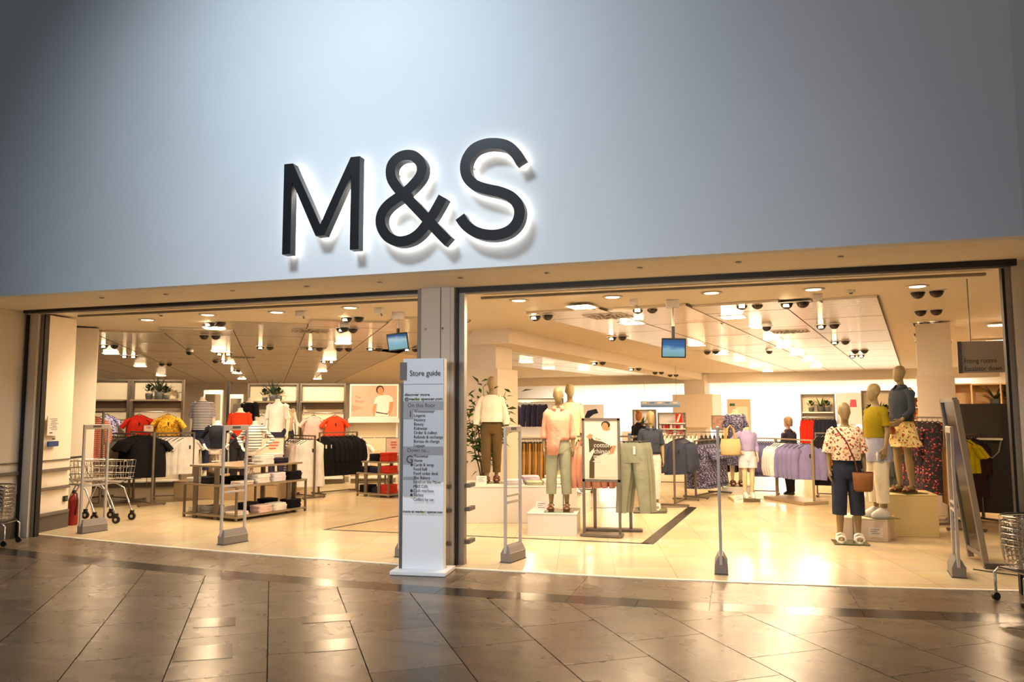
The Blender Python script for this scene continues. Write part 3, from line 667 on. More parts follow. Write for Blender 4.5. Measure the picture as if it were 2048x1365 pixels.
MB().box(0.012, -0.067, 1.278, 0.445, 0.006, 0.085).build('header_band', M_MIDGREY, t)
MB().box(-0.156, -0.067, 1.185, 0.11, 0.006, 0.10).build('level_block', M_MIDGREY, t)
yy = -0.070
def tx(s_, size, x, z, b=0.0, m=M_INK, sx=0.95): lettering(s_, size, m, t, (x, yy, z), bold=b, ext=0.0006, sx=sx)
tx('Store guide', 0.085, -0.145, 2.075, sx=0.88)
tx('discover more', 0.043, -0.20, 1.858, 0.0012, sx=1.12); tx('@marks', 0.043, -0.20, 1.812, 0.0012, sx=1.12); tx('spencer.com', 0.043, -0.012, 1.812, 0.0012, sx=1.08)
tx('and', 0.043, -0.085, 1.812, 0.0012, mat('olive_lettering', '#a5a24a', 0.6))
tx('On this floor', 0.062, -0.165, 1.737); tx('1', 0.105, -0.155, 1.632)
z = 1.680
for w in ('Womenswear', 'Lingerie', 'Hosiery', 'Beauty', 'Kidswear', 'Order & collect', 'Refunds & exchange', 'Bureau de change', 'Luggage'):
    tx(w, 0.047, -0.092, z, sx=0.85); z -= 0.0455
tx('Down to...', 0.060, -0.165, 1.262); tx('G', 0.115, -0.175, 1.145)
z = 1.205
for w in ('Menswear', 'Home', 'Cards & wrap', 'Food hall', 'Food order desk', 'The Bakery', 'Food on the Move', 'M&S Café', 'Cash machine', 'Toilets', 'Collect by car'):
    tx(w, 0.047, -0.092, z, sx=0.85)
    if w in ('Cards & wrap', 'Cash machine', 'Toilets'): MB().box(-0.112, -0.068, z+0.014, 0.022, 0.006, 0.026, 0).build('marker_symbol', M_INK, t)
    z -= 0.0455
tx('more at marks', 0.040, -0.205, 0.625, 0.001, sx=0.96); tx('spencer.com', 0.040, 0.062, 0.625, 0.001, sx=0.82)
tx('and', 0.040, 0.0, 0.625, 0.001, MATS['olive_lettering'], 0.85)

# ================================================================ ANTI-THEFT GATES
def gate():
    s = thing('security_gate', '', 'security gate')
    W, Hh = 0.36, 1.52
    b = MB().loft([[(-0.065, -0.17, 0.01), (0.065, -0.17, 0.01), (0.065, 0.20, 0.01), (-0.065, 0.20, 0.01)], [(-0.065, -0.17, 0.10), (0.065, -0.17, 0.10), (0.065, 0.20, 0.10), (-0.065, 0.20, 0.10)],
                   [(-0.035, -0.15, 0.165), (0.035, -0.15, 0.165), (0.035, 0.19, 0.165), (-0.035, 0.19, 0.165)], [(-0.022, -0.14, 0.185), (0.022, -0.14, 0.185), (0.022, 0.18, 0.185), (-0.022, 0.18, 0.185)]], smooth=False).build('base_box', M_GATEBASE, s, 0.008)
    MB().box(0, 0.015, 0.004, 0.14, 0.38, 0.009).build('floor_plate', M_KICK, s)
    MB().box(0.067, 0.015, 0.105, 0.004, 0.36, 0.008).build('seam', M_GATE, b)
    for y in (-0.165, 0.185):
        MB().box(0, y, 0.10+(Hh-0.10)/2, 0.030, 0.034, Hh-0.10).build('post', M_GATE, s, 0.006)
    tb = MB().box(0, 0.01, Hh-0.035, 0.032, W, 0.07).build('top_bar', M_GATE, s, 0.008)
    MB().box(0.017, 0.01, Hh-0.03, 0.003, 0.12, 0.03).build('indicator', M_KICK, tb)
    for z in (0.66, 0.735): MB().box(0, 0.01, z, 0.024, W-0.05, 0.026).build('cross_bar', M_GATE, s, 0.004)
    return s
GATES = [(-8.83, 0.75, 0.25, 'pale security gate farthest left, before the parked trolleys'), (-6.32, 0.51, 0.30, 'pale security gate before the display table with striped bust'), (-3.80, 0.38, 0.12, 'security gate half hidden behind the store guide'),
         (-2.50, 0.40, 0.22, 'security gate just right of the pillar, before white plinth'), (-0.21, 0.42, -0.02, 'security gate seen edge-on in the middle of the right opening'), (2.12, 0.90, 0.12, 'security gate farthest right, before the khaki trousers')]
g0 = gate(); gt = tree(g0)
for i, (x, y, a, lab) in enumerate(GATES):
    if i == 0: g0.location = (x, y, 0); g0.rotation_euler = (0, 0, -a); g0['label'] = lab; g0['group'] = 'security gates across the entrance'
    else: dup(gt, (x, y, 0), -a, lab, 'security gates across the entrance')

# ================================================================ SHOPPING BASKETS AND TROLLEYS
def basket_mesh():
    mb = MB(); L_, W_, H_ = 0.40, 0.27, 0.20
    def rect(z, k, r):
        l, w = L_/2*k, W_/2*k; c = 0.04
        pts = [(-l+c, -w, z), (l-c, -w, z), (l, -w+c, z), (l, w-c, z), (l-c, w, z), (-l+c, w, z), (-l, w-c, z), (-l, -w+c, z), (-l+c, -w, z)]
        mb.tube(pts, r, 5, False)
    for i in range(5): rect(0.01+i*0.042, 0.84+0.03*i, 0.0028)
    rect(H_, 1.0, 0.006)
    for i in range(9):
        x = (-1+i/4)*L_/2*0.80
        for s in (-1, 1): mb.tube([(x*0.84/0.80*1.0, s*W_/2*0.84, 0.01), (x*1.2, s*W_/2, H_)], 0.0026, 5, False)
        mb.tube([(x*0.84/0.80, -W_/2*0.84, 0.01), (x*0.84/0.80, W_/2*0.84, 0.01)], 0.0026, 5, False)
    for i in range(6):
        y = (-1+i/2.5)*W_/2*0.80
        for s in (-1, 1): mb.tube([(s*L_/2*0.84, y, 0.01), (s*L_/2, y*1.15, H_)], 0.0026, 5, False)
    return mb
bk = thing('wire_basket', '', 'basket')
basket_mesh().build('wire_body', M_CHROME, bk)
hm = MB()
for s in (-1, 1): hm.tube([(-0.17, s*0.138, 0.203), (-0.10, s*0.146, 0.212), (0.10, s*0.146, 0.212), (0.17, s*0.138, 0.203)], 0.007, 6)
hm.build('folded_handles', M_BLACK, bk)
bkt = tree(bk); bfirst = [True]
def basket_stack(x, y, rz, n, z0, where):
    s = thing('basket_dolly', f'low chrome wheeled dolly under the baskets {where}', 'dolly', (x, y, 0), rz, 'basket dollies')
    f = MB()
    for sy in (-1, 1):
        f.tube([(-0.24, sy*0.16, 0.07), (-0.24, sy*0.16, z0-0.05), (-0.20, sy*0.16, z0-0.015), (0.20, sy*0.16, z0-0.015), (0.24, sy*0.16, z0-0.05), (0.24, sy*0.16, 0.07)], 0.012, 8)
    for xx in (-0.20, 0.20): f.tube([(xx, -0.16, z0-0.015), (xx, 0.16, z0-0.015)], 0.010, 8)
    f.build('frame', M_CHROME, s)
    MB().box(0, 0, z0-0.006, 0.42, 0.30, 0.012).build('deck', M_BLACK, s)
    for sx in (-1, 1):
        for sy in (-1, 1): MB().cyl((sx*0.24, sy*0.16-0.012, 0.037), (sx*0.24, sy*0.16+0.012, 0.037), 0.036, n=14).build('wheel', M_BLACK, s)
    for k in range(n):
        lab = f'chrome wire basket nested in the stack {where}, {NTH[k]} from the bottom' if k < n-1 else f'topmost chrome wire basket with folded black handles {where}'
        if bfirst[0]: bfirst[0] = False; bk.location = (x, y, z0+k*0.05); bk.rotation_euler = (0, 0, rz); bk['label'] = lab; bk['group'] = 'stacked baskets '+where
        else: dup(bkt, (x, y, z0+k*0.05), rz, lab, 'stacked baskets '+where)
basket_stack(-9.24, -0.42, 0.35, 6, 0.30, 'by the left wall')
basket_stack(2.45, -0.22, 0.45, 6, 0.30, 'by the right edge')
def trolley(x, y, rz, label, grp):
    s = thing('shopping_trolley', label, 'trolley', (x, y, 0), rz, grp)
    w = MB(); F_, B_, T_ = 0.30, 0.62, 0.94
    for i in range(14):
        u = i/13; xx = -0.42+0.84*u; yw = 0.25-0.05*u; zb = B_+0.06*u
        for sy in (-1, 1): w.tube([(xx, sy*yw*0.8, zb), (xx*1.03, sy*yw, T_-0.03*(1-u)*0)], 0.0035, 5, False)
        w.tube([(xx, -yw*0.8, zb), (xx, yw*0.8, zb)], 0.0035, 5, False)
    for i in range(6):
        y_ = -0.2+0.08*i; w.tube([(0.42, y_*0.75, B_+0.06), (0.435, y_, T_)], 0.0035, 5, False)
    for z, k in ((T_, 1.0), (T_-0.10, 0.95), (T_-0.2, 0.88), (B_+0.03, 0.8)):
        w.tube([(-0.43, -0.25*k, z), (0.435, -0.20*k, z), (0.435, 0.20*k, z), (-0.43, 0.25*k, z), (-0.43, -0.25*k, z)], 0.005, 5, False)
    w.build('wire_cage', M_CHROME, s)
    f = MB()
    for sy in (-1, 1):
        f.tube([(-0.50, sy*0.25, 0.98), (-0.43, sy*0.24, 0.78), (-0.30, sy*0.23, 0.60), (0.10, sy*0.22, 0.57), (0.24, sy*0.21, 0.50), (0.40, sy*0.20, 0.13)], 0.013, 8)
        f.tube([(-0.20, sy*0.22, 0.58), (-0.30, sy*0.23, 0.40), (-0.42, sy*0.25, 0.13)], 0.013, 8)
    f.tube([(0.02, -0.22, 0.57), (0.02, 0.22, 0.57)], 0.011, 8); f.build('chassis', M_CHROME, s)
    MB().tube([(-0.50, -0.27, 0.985), (-0.50, 0.27, 0.985)], 0.017, 10).build('push_handle', M_BLACK, s)
    for xx, yy2 in ((0.40, 0.20), (-0.42, 0.25)):
        for sy in (-1, 1):
            c = MB().cyl((xx, sy*yy2-0.014, 0.062), (xx, sy*yy2+0.014, 0.062), 0.06, n=16).build('wheel', M_BLACK, s)
            MB().cyl((xx, sy*yy2-0.016, 0.062), (xx, sy*yy2+0.016, 0.062), 0.024, n=10).build('hub', M_ALU, c)
            MB().box(xx, sy*yy2, 0.13, 0.05, 0.04, 0.05).build('castor_fork', M_BLACK, s)
trolley(-9.55, 1.62, 0.18, 'nearest chrome shopping trolley parked behind the left wall', 'nested trolleys')
trolley(-10.0, 1.66, 0.18, 'rear chrome shopping trolley nested into the nearest one', 'nested trolleys')
s = thing('fire_extinguisher', 'red fire extinguisher standing at the end of the left wall', 'extinguisher', (-9.66, 1.22, 0)); s.scale = (0.85, 0.85, 0.85)
MB().lathe((0, 0, 0), [(0.075, 0.0), (0.08, 0.015), (0.08, 0.44), (0.06, 0.50), (0.025, 0.53), (0.025, 0.56)], 18).build('cylinder', mat('extinguisher_red', '#8e1512', 0.35), s)
MB().box(0.0, 0, 0.585, 0.05, 0.03, 0.05).build('valve', M_BLACK, s)
MB().tube([(0, -0.02, 0.60), (0.10, -0.03, 0.55), (0.11, -0.03, 0.35), (0.085, -0.03, 0.18)], 0.012, 8).build('hose', M_BLACK, s)
# notices on the left inner wall
s = thing('wall_notice', 'small printed notice framed on the left inner wall', 'notice', (-9.505, 0.66, 1.50), 1.73)
MB().box(0, 0, 0, 0.26, 0.014, 0.28).build('plate', M_PAPER, s)
for k in range(8): MB().box(-0.02+0.02*(k % 2), -0.008, 0.10-0.022*k, 0.15-0.03*(k % 3), 0.003, 0.006).build('text_line', M_INK, s)
MB().box(-0.06, -0.008, -0.10, 0.06, 0.003, 0.014).build('text_block', M_INK, s)
s = thing('call_point', 'small blue call point box below the wall notice', 'switch box', (-9.505, 0.66, 1.24), 1.73)
MB().box(0, 0, 0, 0.20, 0.03, 0.075).build('housing', mat('signal_blue', '#1f3f7d', 0.4), s, 0.004); MB().lathe((0, -0.01, 0.06), [(0.02, 0), (0.02, 0.02)], 12).build('button', M_STEEL, s)
s = thing('wall_socket', 'small black socket low on the left inner wall', 'socket', (-9.585, 1.0, 0.42), 1.73)
MB().box(0, 0, 0, 0.08, 0.02, 0.08).build('plate', M_BLACK, s, 0.003); MB().box(0, -0.012, 0, 0.05, 0.006, 0.05).build('insert', M_KICK, s)
s = thing('door_release', 'small black door release on the right inner wall', 'switch box', (2.635, 0.36, 1.42), -PI/2)
MB().box(0, 0, 0, 0.10, 0.03, 0.15).build('housing', M_BLACK, s, 0.004); MB().box(0, -0.012, 0.14, 0.09, 0.012, 0.11).build('label_plate', M_STEEL, s)
# hanging sign above the right side
s = thing('hanging_sign', 'grey hanging sign pointing to fitting rooms and escalator', 'sign', (2.65, 1.20, 2.12), -0.14)
MB().box(0, 0, 0.14, 0.66, 0.04, 0.34).build('panel', mat('sign_grey', '#a89e90', 0.5), s)
MB().box(-0.31, -0.006, 0.14, 0.04, 0.05, 0.345).build('edge_strip', M_KICK, s)
for x in (-0.2, 0.2): MB().cyl((x, 0, 0.31), (x, 0, ZS+0.02-2.12), 0.006, n=6).build('hanger_rod', M_STEEL, s)
lettering('Fitting rooms', 0.072, M_INK, s, (-0.275, -0.0215, 0.075), ext=0.0006, sx=0.78); lettering('Escalator down', 0.072, M_INK, s, (-0.275, -0.0215, -0.010), ext=0.0006, sx=0.78); lettering('E', 0.072, M_INK, s, (0.16, -0.0215, 0.075), ext=0.0006)

# ================================================================ FIGURES: shop mannequins and shoppers (front faces local -y)
def V(*a): return Vector(a)
def arm_pts(s, kind):
    S = V(s*0.158, 0.012, 1.405)
    E, W, Hd = {'down': (V(s*0.206, 0.035, 1.13), V(s*0.214, -0.020, 0.90), V(s*0.010, -0.045, -0.165)),
                'back': (V(s*0.202, 0.070, 1.13), V(s*0.208, 0.060, 0.90), V(0, -0.03, -0.165)),
                'hip': (V(s*0.375, 0.075, 1.185), V(s*0.215, -0.060, 1.02), V(-s*0.09, -0.06, -0.09)),
                'fwd': (V(s*0.225, -0.02, 1.13), V(s*0.20, -0.20, 0.99), V(-s*0.02, -0.13, -0.08)),
                'reach': (V(s*0.23, -0.14, 1.16), V(s*0.17, -0.38, 1.13), V(-s*0.03, -0.14, -0.02)),
                'out': (V(s*0.232, 0.03, 1.14), V(s*0.262, -0.03, 0.91), V(s*0.035, -0.05, -0.15))}[kind]
    return S, E, W, Hd
def hand(mb, W, d, s, k=1.0):
    """palm, four unequal bent fingers and a thumb leaving the side of the palm"""
    d = d.normalized(); side = V(0, 1, 0)-d*d.y; side = side.normalized() if side.length > 0.2 else V(1, 0, 0)
    nrm = d.cross(side).normalized(); inn = nrm if nrm.x*s < 0 else -nrm
    P = W+d*0.085*k
    mb.loft([[W+d*(0.085*t*k)+side*(0.030+0.012*t)*k*a+nrm*0.013*k*b for a, b in ((-1, -0.6), (-0.6, -1), (0.6, -1), (1, -0.6), (1, 0.6), (0.6, 1), (-0.6, 1), (-1, 0.6))] for t in (-0.15, 0.3, 0.7, 1.0)])
    for i, (o, L_) in enumerate(((-0.031, 0.070), (-0.011, 0.080), (0.010, 0.076), (0.030, 0.058))):
        b = P-d*0.01+side*o*k; m1 = b+d*L_*0.5*k+inn*0.006*k; e = m1+(d*0.8+inn*0.55).normalized()*L_*0.5*k
        mb.tube([b, m1, e], [0.0098*k, 0.009*k, 0.0072*k], 7)
    b = W+d*0.028*k-side*0.030*k; m1 = b-side*0.026*k+d*0.026*k+inn*0.008*k; e = m1+d*0.034*k-side*0.004*k+inn*0.008*k
    mb.tube([b, m1, e], [0.0125*k, 0.011*k, 0.008*k], 7)
def head_into(mb, base, yaw, ears=True, face=False):
    mb.M = Matrix.Translation(base) @ Matrix.Rotation(yaw, 4, 'Z')
    mb.ell([(0, -0.046, 0.0, 0.026, 0.026), (0, -0.040, 0.018, 0.044, 0.046), (0, -0.026, 0.045, 0.056, 0.066), (0, -0.012, 0.085, 0.066, 0.083), (0, 0, 0.13, 0.0735, 0.094), (0, 0.004, 0.17, 0.0715, 0.094),
            (0, 0.008, 0.205, 0.058, 0.078), (0, 0.010, 0.228, 0.036, 0.050), (0, 0.012, 0.238, 0.012, 0.016)], 20)
    mb.ell([(0, -0.094, 0.072, 0.015, 0.012), (0, -0.091, 0.095, 0.011, 0.010), (0, -0.086, 0.125, 0.007, 0.006)], 8)      # nose ridge
    if face: mb.ell([(0, -0.082, 0.040, 0.020, 0.008), (0, -0.086, 0.048, 0.022, 0.009), (0, -0.084, 0.056, 0.019, 0.008)], 10)
    if ears:
        for s in (-1, 1): mb.ball((s*0.073, 0.012, 0.105), 0.011, 0.020, 0.032, 8, 6)
    mb.M = None
def body_into(arms=('down', 'down'), headless=False, torso_only=False, head_yaw=0.0, step=0.0, k=1.0, face=False, stance=0.0):
    mb = MB()
    mb.ell([(0, 0.0, 0.80 if not torso_only else 0.86, 0.115, 0.08), (0, 0.006, 0.86, 0.158, 0.105), (0, 0.008, 0.92, 0.168, 0.112), (0, 0.0, 1.00, 0.145, 0.098), (0, -0.004, 1.09, 0.118, 0.084), (0, -0.004, 1.18, 0.128, 0.090),
            (0, -0.014, 1.27, 0.148, 0.108), (0, -0.010, 1.34, 0.155, 0.100), (0, 0.004, 1.40, 0.152, 0.080), (0, 0.010, 1.45, 0.115, 0.062), (0, 0.010, 1.475, 0.062, 0.052)], 22)
    mb.tube([(0, 0.012, 1.44), (0, 0.006, 1.50), (0, -0.008, 1.56), (0, -0.010, 1.60)] if not headless else [(0, 0.012, 1.44), (0, 0.006, 1.50), (0, 0.0, 1.545)], [0.060, 0.048, 0.046, 0.046] if not headless else [0.062, 0.050, 0.048], 14)
    for i, s in enumerate((-1, 1)):
        S, E, W, Hd = arm_pts(s, arms[i]); up = (E-S); fo = (W-E)
        mb.ball(S, 0.048, 0.050, 0.052)
        mb.tube([S, S+up*0.35, S+up*0.8, E, E+fo*0.25, E+fo*0.7, W, W+Hd.normalized()*0.02], [0.046, 0.044, 0.038, 0.036, 0.037, 0.029, 0.023, 0.022], 12)
    if not torso_only:
        for i, s in enumerate((-1, 1)):
            f = step*(1 if i == 0 else -1); st = stance
            hip = V(s*0.085, 0.004, 0.90); kn = V(s*(0.088+st*0.5), -0.02-f*0.5, 0.49); an = V(s*(0.085+st), 0.012-f, 0.085)
            mb.tube([hip, hip.lerp(kn, 0.3), hip.lerp(kn, 0.7), kn, kn.lerp(an, 0.25), kn.lerp(an, 0.6), an, an+V(0, 0, -0.03)], [0.092, 0.086, 0.064, 0.052, 0.056, 0.046, 0.032, 0.033], 14)
            mb.ell([(an.x, an.y-0.055, 0.003, 0.036, 0.118), (an.x, an.y-0.055, 0.022, 0.038, 0.120), (an.x, an.y-0.030, 0.045, 0.034, 0.088), (an.x, an.y-0.004, 0.075, 0.030, 0.048)], 14)
    if not headless: head_into(mb, V(0, -0.008, 1.545), head_yaw, True, face)
    me = remeshed(mb, 0.0125, 4)
    hm = MB()
    for i, s in enumerate((-1, 1)):
        S, E, W, Hd = arm_pts(s, arms[i]); hand(hm, W, Hd, s)
    # join the fingers to the body surface
    hv = len(me.vertices); v0 = [tuple(v.co) for v in me.vertices]; f0 = [tuple(p.vertices) for p in me.polygons]
    mb2 = MB(); mb2.v = v0+hm.v; mb2.f = f0+[tuple(i+hv for i in q) for q in hm.f]; mb2.sm = [True]*len(mb2.f)
    bpy.data.meshes.remove(me); return mb2
def upper(mb, hem, hw, hd, chest=(0.180, 0.132), waist=None, neck=(0.075, 0.066), top=1.462, amp=0.03, nf=7, ph=0.0, tilt=0.0):
    hw *= 0.90; chest = (chest[0]*0.90, chest[1]); w = waist or (max(hw, 0.150), max(hd, 0.115)); w = (w[0]*0.90, w[1]); zs = [hem, hem+(1.09-hem)*0.5, 1.09, 1.19, 1.28, 1.35, 1.41, 1.445, top]
    sec = [(0, 0, zs[0], hw, hd), (0, 0, zs[1], (hw+w[0])/2+0.004, (hd+w[1])/2+0.004), (0, -0.004, 1.09, w[0], w[1]), (0, -0.008, 1.19, (w[0]+chest[0])/2, (w[1]+chest[1])/2), (0, -0.012, 1.28, chest[0], chest[1]),
           (0, -0.008, 1.35, chest[0], chest[1]-0.012), (0, 0.004, 1.41, 0.168, 0.094), (0, 0.008, 1.445, 0.122, 0.078), (0, 0.004, top, neck[0], neck[1])]
    if hem > 1.05: sec = [q for q in sec if q[2] >= hem]
    mb.ell(sec, 32, False, False, amp, nf, ph)
def sleeves(mb, arms, t, r0, r1, amp=0.05, cuff=0.0):
    """sleeve along the arm: t is the covered share of the shoulder-to-wrist length"""
    for i, s in enumerate((-1, 1)):
        S, E, W, Hd = arm_pts(s, arms[i]); P = [S+V(-s*0.045, 0, 0.012)]; n = 9
        for k in range(1, n+1):
            u = t*k/n; P.append(S.lerp(E, u/0.54) if u < 0.54 else E.lerp(W, (u-0.54)/0.46))
        r0 *= 0.80; r1 *= 0.84; R = [0.066, 0.072]+[r0+(r1-r0)*(k-1)/(n-1) for k in range(2, n+1)]
        if cuff: R[-1] = cuff; R[-2] = (R[-3]+cuff)/2
        mb.tube(P, R, 14, False, amp, 5, ph=i*2.0)
def collar(mb, open_v=True):
    rings = []
    for (r, z, yo) in ((0.068, 1.450, 0.004), (0.064, 1.500, 0.002), (0.100, 1.446, -0.004)):
        ring = []
        for j in range(15):
            a = -PI/2+(0.35 if open_v else 0.12)+(2*PI-(0.7 if open_v else 0.24))*j/14
            ring.append((r*1.08*math.cos(a), yo+r*math.sin(a), z-(0.030 if (j in (0, 14) and r > 0.08) else 0)))
        rings.append(ring)
    mb.loft(rings, False, False, closed=False)
def trousers(mb, waist_z, ankle_z, r_th, r_an, step=0.0, amp=0.02, hip=(0.182, 0.132), stance=0.0):
    mb.ell([(0, 0.004, 0.80, hip[0]-0.025, hip[1]-0.02), (0, 0.006, 0.87, hip[0], hip[1]), (0, 0.006, 0.94, hip[0]-0.006, hip[1]-0.008), (0, 0.0, waist_z-0.02, 0.148, 0.112), (0, 0, waist_z, 0.142, 0.108)], 28, True, False, amp*0.5, 6)
    for i, s in enumerate((-1, 1)):
        f = step*(1 if i == 0 else -1); hp = V(s*0.086, 0.006, 0.89); kn = V(s*(0.090+stance*0.5), -0.012-f*0.5, 0.49); an = V(s*(0.088+stance), 0.010-f, 0.085)
        P, R = [], []
        for k in range(11):
            z = 0.89+(ankle_z-0.89)*k/10
            c = hp.lerp(kn, (0.89-z)/0.40) if z > 0.49 else kn.lerp(an, (0.49-z)/0.405)
            P.append(c); R.append(r_th+(r_an-r_th)*min(1, (k/10)*1.15))
        mb.tube(P, R, 18, False, amp, 4, ph=i*1.3)
def shoes(root, kind, m, step=0.0, stance=0.0, m2=None):
    for i, s in enumerate((-1, 1)):
        f = step*(1 if i == 0 else -1); x, y = s*(0.085+stance), 0.012-f
        if kind == 'sandal':
            o = MB().ell([(x, y-0.055, -0.022, 0.044, 0.128), (x, y-0.055, 0.004, 0.046, 0.130)], 16).build('sandal', m2 or m, root)
            MB().tube([(x-0.047, y-0.10, 0.0), (x-0.040, y-0.10, 0.045), (x, y-0.105, 0.060), (x+0.040, y-0.10, 0.045), (x+0.047, y-0.10, 0.0)], 0.018, 8).build('strap', m, o)
            MB().tube([(x-0.047, y-0.02, 0.0), (x-0.042, y-0.02, 0.065), (x, y-0.025, 0.086), (x+0.042, y-0.02, 0.065), (x+0.047, y-0.02, 0.0)], 0.018, 8).build('strap', m, o)
        elif kind == 'wedge':
            o = MB().ell([(x, y-0.03, -0.05, 0.042, 0.115), (x, y-0.045, -0.02, 0.044, 0.125), (x, y-0.05, 0.006, 0.046, 0.128)], 16).build('sandal', m, root)
            MB().tube([(x-0.046, y-0.11, 0.0), (x, y-0.115, 0.058), (x+0.046, y-0.11, 0.0)], 0.020, 8).build('strap', m, o); MB().tube([(x-0.040, y+0.01, 0.05), (x, y-0.05, 0.095), (x+0.040, y+0.01, 0.05), (x, y+0.05, 0.07), (x-0.040, y+0.01, 0.05)], 0.008, 6, False).build('strap', m, o)
        else:
            o = MB().ell([(x, y-0.055, 0.0, 0.046, 0.135), (x, y-0.055, 0.028, 0.048, 0.136), (x, y-0.040, 0.058, 0.043, 0.108), (x, y-0.006, 0.100, 0.040, 0.062)], 16).build('shoe', m, root)
            MB().ell([(x, y-0.055, -0.02, 0.048, 0.138), (x, y-0.055, 0.006, 0.049, 0.139)], 16).build('sole', m2 or m, o)
def base_disc(root, w, d, z=0.0):
    MB().box(0, -0.02, z-0.026, w, d, 0.008).build('base_plate', mat('base_glass', '#55603f', 0.12, spec=0.6), root)
    MB().cyl((0.06, 0.07, z-0.03), (0.06, 0.07, z+0.30), 0.008, n=8).build('support_rod', M_STEEL, root)

CREAM = cloth('#f3e8d2'); OLIVE = cloth('#5d4a2c'); PINK = cloth('#efb195'); SAGE = cloth('#a3a68d'); NAVY = cloth('#23283a'); BLUSH = cloth('#f0c8a2')
SLATE = cloth('#333945'); PALEPINK = cloth('#e2cdc3'); DENIM = cloth('#2a3142'); MUSTARD = cloth('#8d7c0e'); WHITE = cloth('#f1ebe2'); LILAC = cloth('#a9a0cc'); DENIMJ = cloth('#363d46')
ORANGE = cloth('#e0411b'); RED = cloth('#c92a15'); BLACK = cloth('#131216'); GREYC = cloth('#8d8580'); KHAKI = cloth('#8e7240'); TAN = cloth('#b08d55'); YELLOW = cloth('#d5c416'); PURPLE = cloth('#5c5a86')
CREAM2 = cloth('#e7ddcb'); ROSE = cloth('#d79a83'); CHARCOAL = cloth('#2c2b2e'); BURG = cloth('#6a1522'); SALMON = cloth('#dc9c80')
LEATHER = mat('tan_leather', '#5e2c16', 0.5); STRAW = mat('straw_weave', '#85552a', 0.75, bump=0.6, bscale=60); SHOEW = mat('white_shoe', '#f2ece0', 0.5); SHOEB = mat('brown_shoe', '#6e3d1e', 0.5)
FLORAL = spots('floral_cream_print', '#efd9bc', ['#a33523', '#c9623f', '#7d2f2b', '#d98e63', '#5b4a3b'], 26, 0.42)
FLORALY = spots('floral_yellow_print', '#e3cd82', ['#b2462c', '#d98a4b', '#efe0a8', '#8a3a2a'], 30, 0.42)
FLORALB = spots('floral_black_print', '#17131a', ['#a92c33', '#d06a5c', '#40304a', '#8a2430', '#2a3a3a'], 26, 0.38)
DOTTED = spots('dotted_navy_print', '#2a2d48', ['#c9c3d6', '#a9a2c4', '#2a2d48', '#8e88b2'], 55, 0.45)
BLUEFL = spots('blue_floral_print', '#e9e4ea', ['#3c3c9a', '#5b58b8', '#e9e4ea', '#7a76cc'], 30, 0.55)
YELFL = spots('yellow_floral_print', '#dba510', ['#b87c0a', '#efcb55', '#a5650c', '#dba510'], 32, 0.5)
STR_NW = stripes('narrow_navy_stripe', '#e6e2e0', '#2b2c48', 0.030, 0.5); STR_WB = stripes('wide_black_stripe', '#f2ece0', '#25222a', 0.055, 0.28); STR_RED = stripes('red_dash_stripe', '#b8402c', '#ecc9b4', 0.036, 0.35)
BELT = mat('brown_belt', '#6a2a12', 0.5)

def mannequin(label, x, y, z, rz, arms, k=1.0, headless=False, torso_only=False, head_yaw=0.0, step=0.0, stance=0.0, skin=None, group=None, base=(0.42, 0.36), name='mannequin'):
    t = thing(name, label, 'mannequin', (x, y, z), rz, group); t.scale = (k, k, k)
    body_into(arms, headless, torso_only, head_yaw, step, 1.0, stance=stance).build('body', skin or M_SKINM, t)
    if base: base_disc(t, *base)
    return t
# --- right wing, front: cream blouse and olive trousers on the long white plinth
PL = []
m = mannequin('mannequin in a loose cream blouse and olive trousers before the tree', -3.80, 3.62, 0.578, 0.30, ('out', 'out'), 0.94, step=0.05)
mb = MB(); upper(mb, 1.00, 0.215, 0.155, (0.205, 0.140), (0.215, 0.155), amp=0.055, nf=9); sleeves(mb, ('out', 'out'), 0.93, 0.088, 0.098, 0.08, 0.05); mb.build('blouse', CREAM, m)
mb = MB(); trousers(mb, 1.08, 0.15, 0.108, 0.070, 0.05, 0.045); mb.build('trousers', OLIVE, m); shoes(m, 'sandal', LEATHER, 0.05)
# --- pink shirt, sage chinos on the small white plinth
m = mannequin('mannequin in an open pink shirt and sage chinos on the white plinth', -2.42, 2.42, 0.332, 0.18, ('down', 'down'), 0.955, stance=0.03)
mb = MB(); upper(mb, 0.995, 0.185, 0.140, (0.198, 0.136), (0.180, 0.136), amp=0.035, nf=8)
for q in range(64):            # the shirt's right side hangs free, its left is tucked in
    a, b, c = mb.v[q]
    if a < 0.012: mb.v[q] = (a*1.05, b*1.06, c-(0.215 if q < 32 else 0.10))
sleeves(mb, ('down', 'down'), 0.78, 0.072, 0.066, 0.07); collar(mb)
sh = mb.build('shirt', PINK, m); sh.modifiers.new('thick', 'SOLIDIFY').thickness = 0.004
for k2 in range(6): MB().lathe((0.0, -0.146+0.0008*k2, 1.03+0.062*k2), [(0.006, -0.004), (0.006, 0.004)], 8).build('button', SHOEW, sh)
mb = MB(); trousers(mb, 1.03, 0.22, 0.098, 0.076, 0, 0.03, stance=0.03); tr_ = mb.build('trousers', SAGE, m)
MB().ell([(0, 0, 1.005, 0.152, 0.117), (0, 0, 1.037, 0.150, 0.116)], 28, False, False).build('belt', BELT, tr_); shoes(m, 'wedge', SHOEB, 0, 0.03)
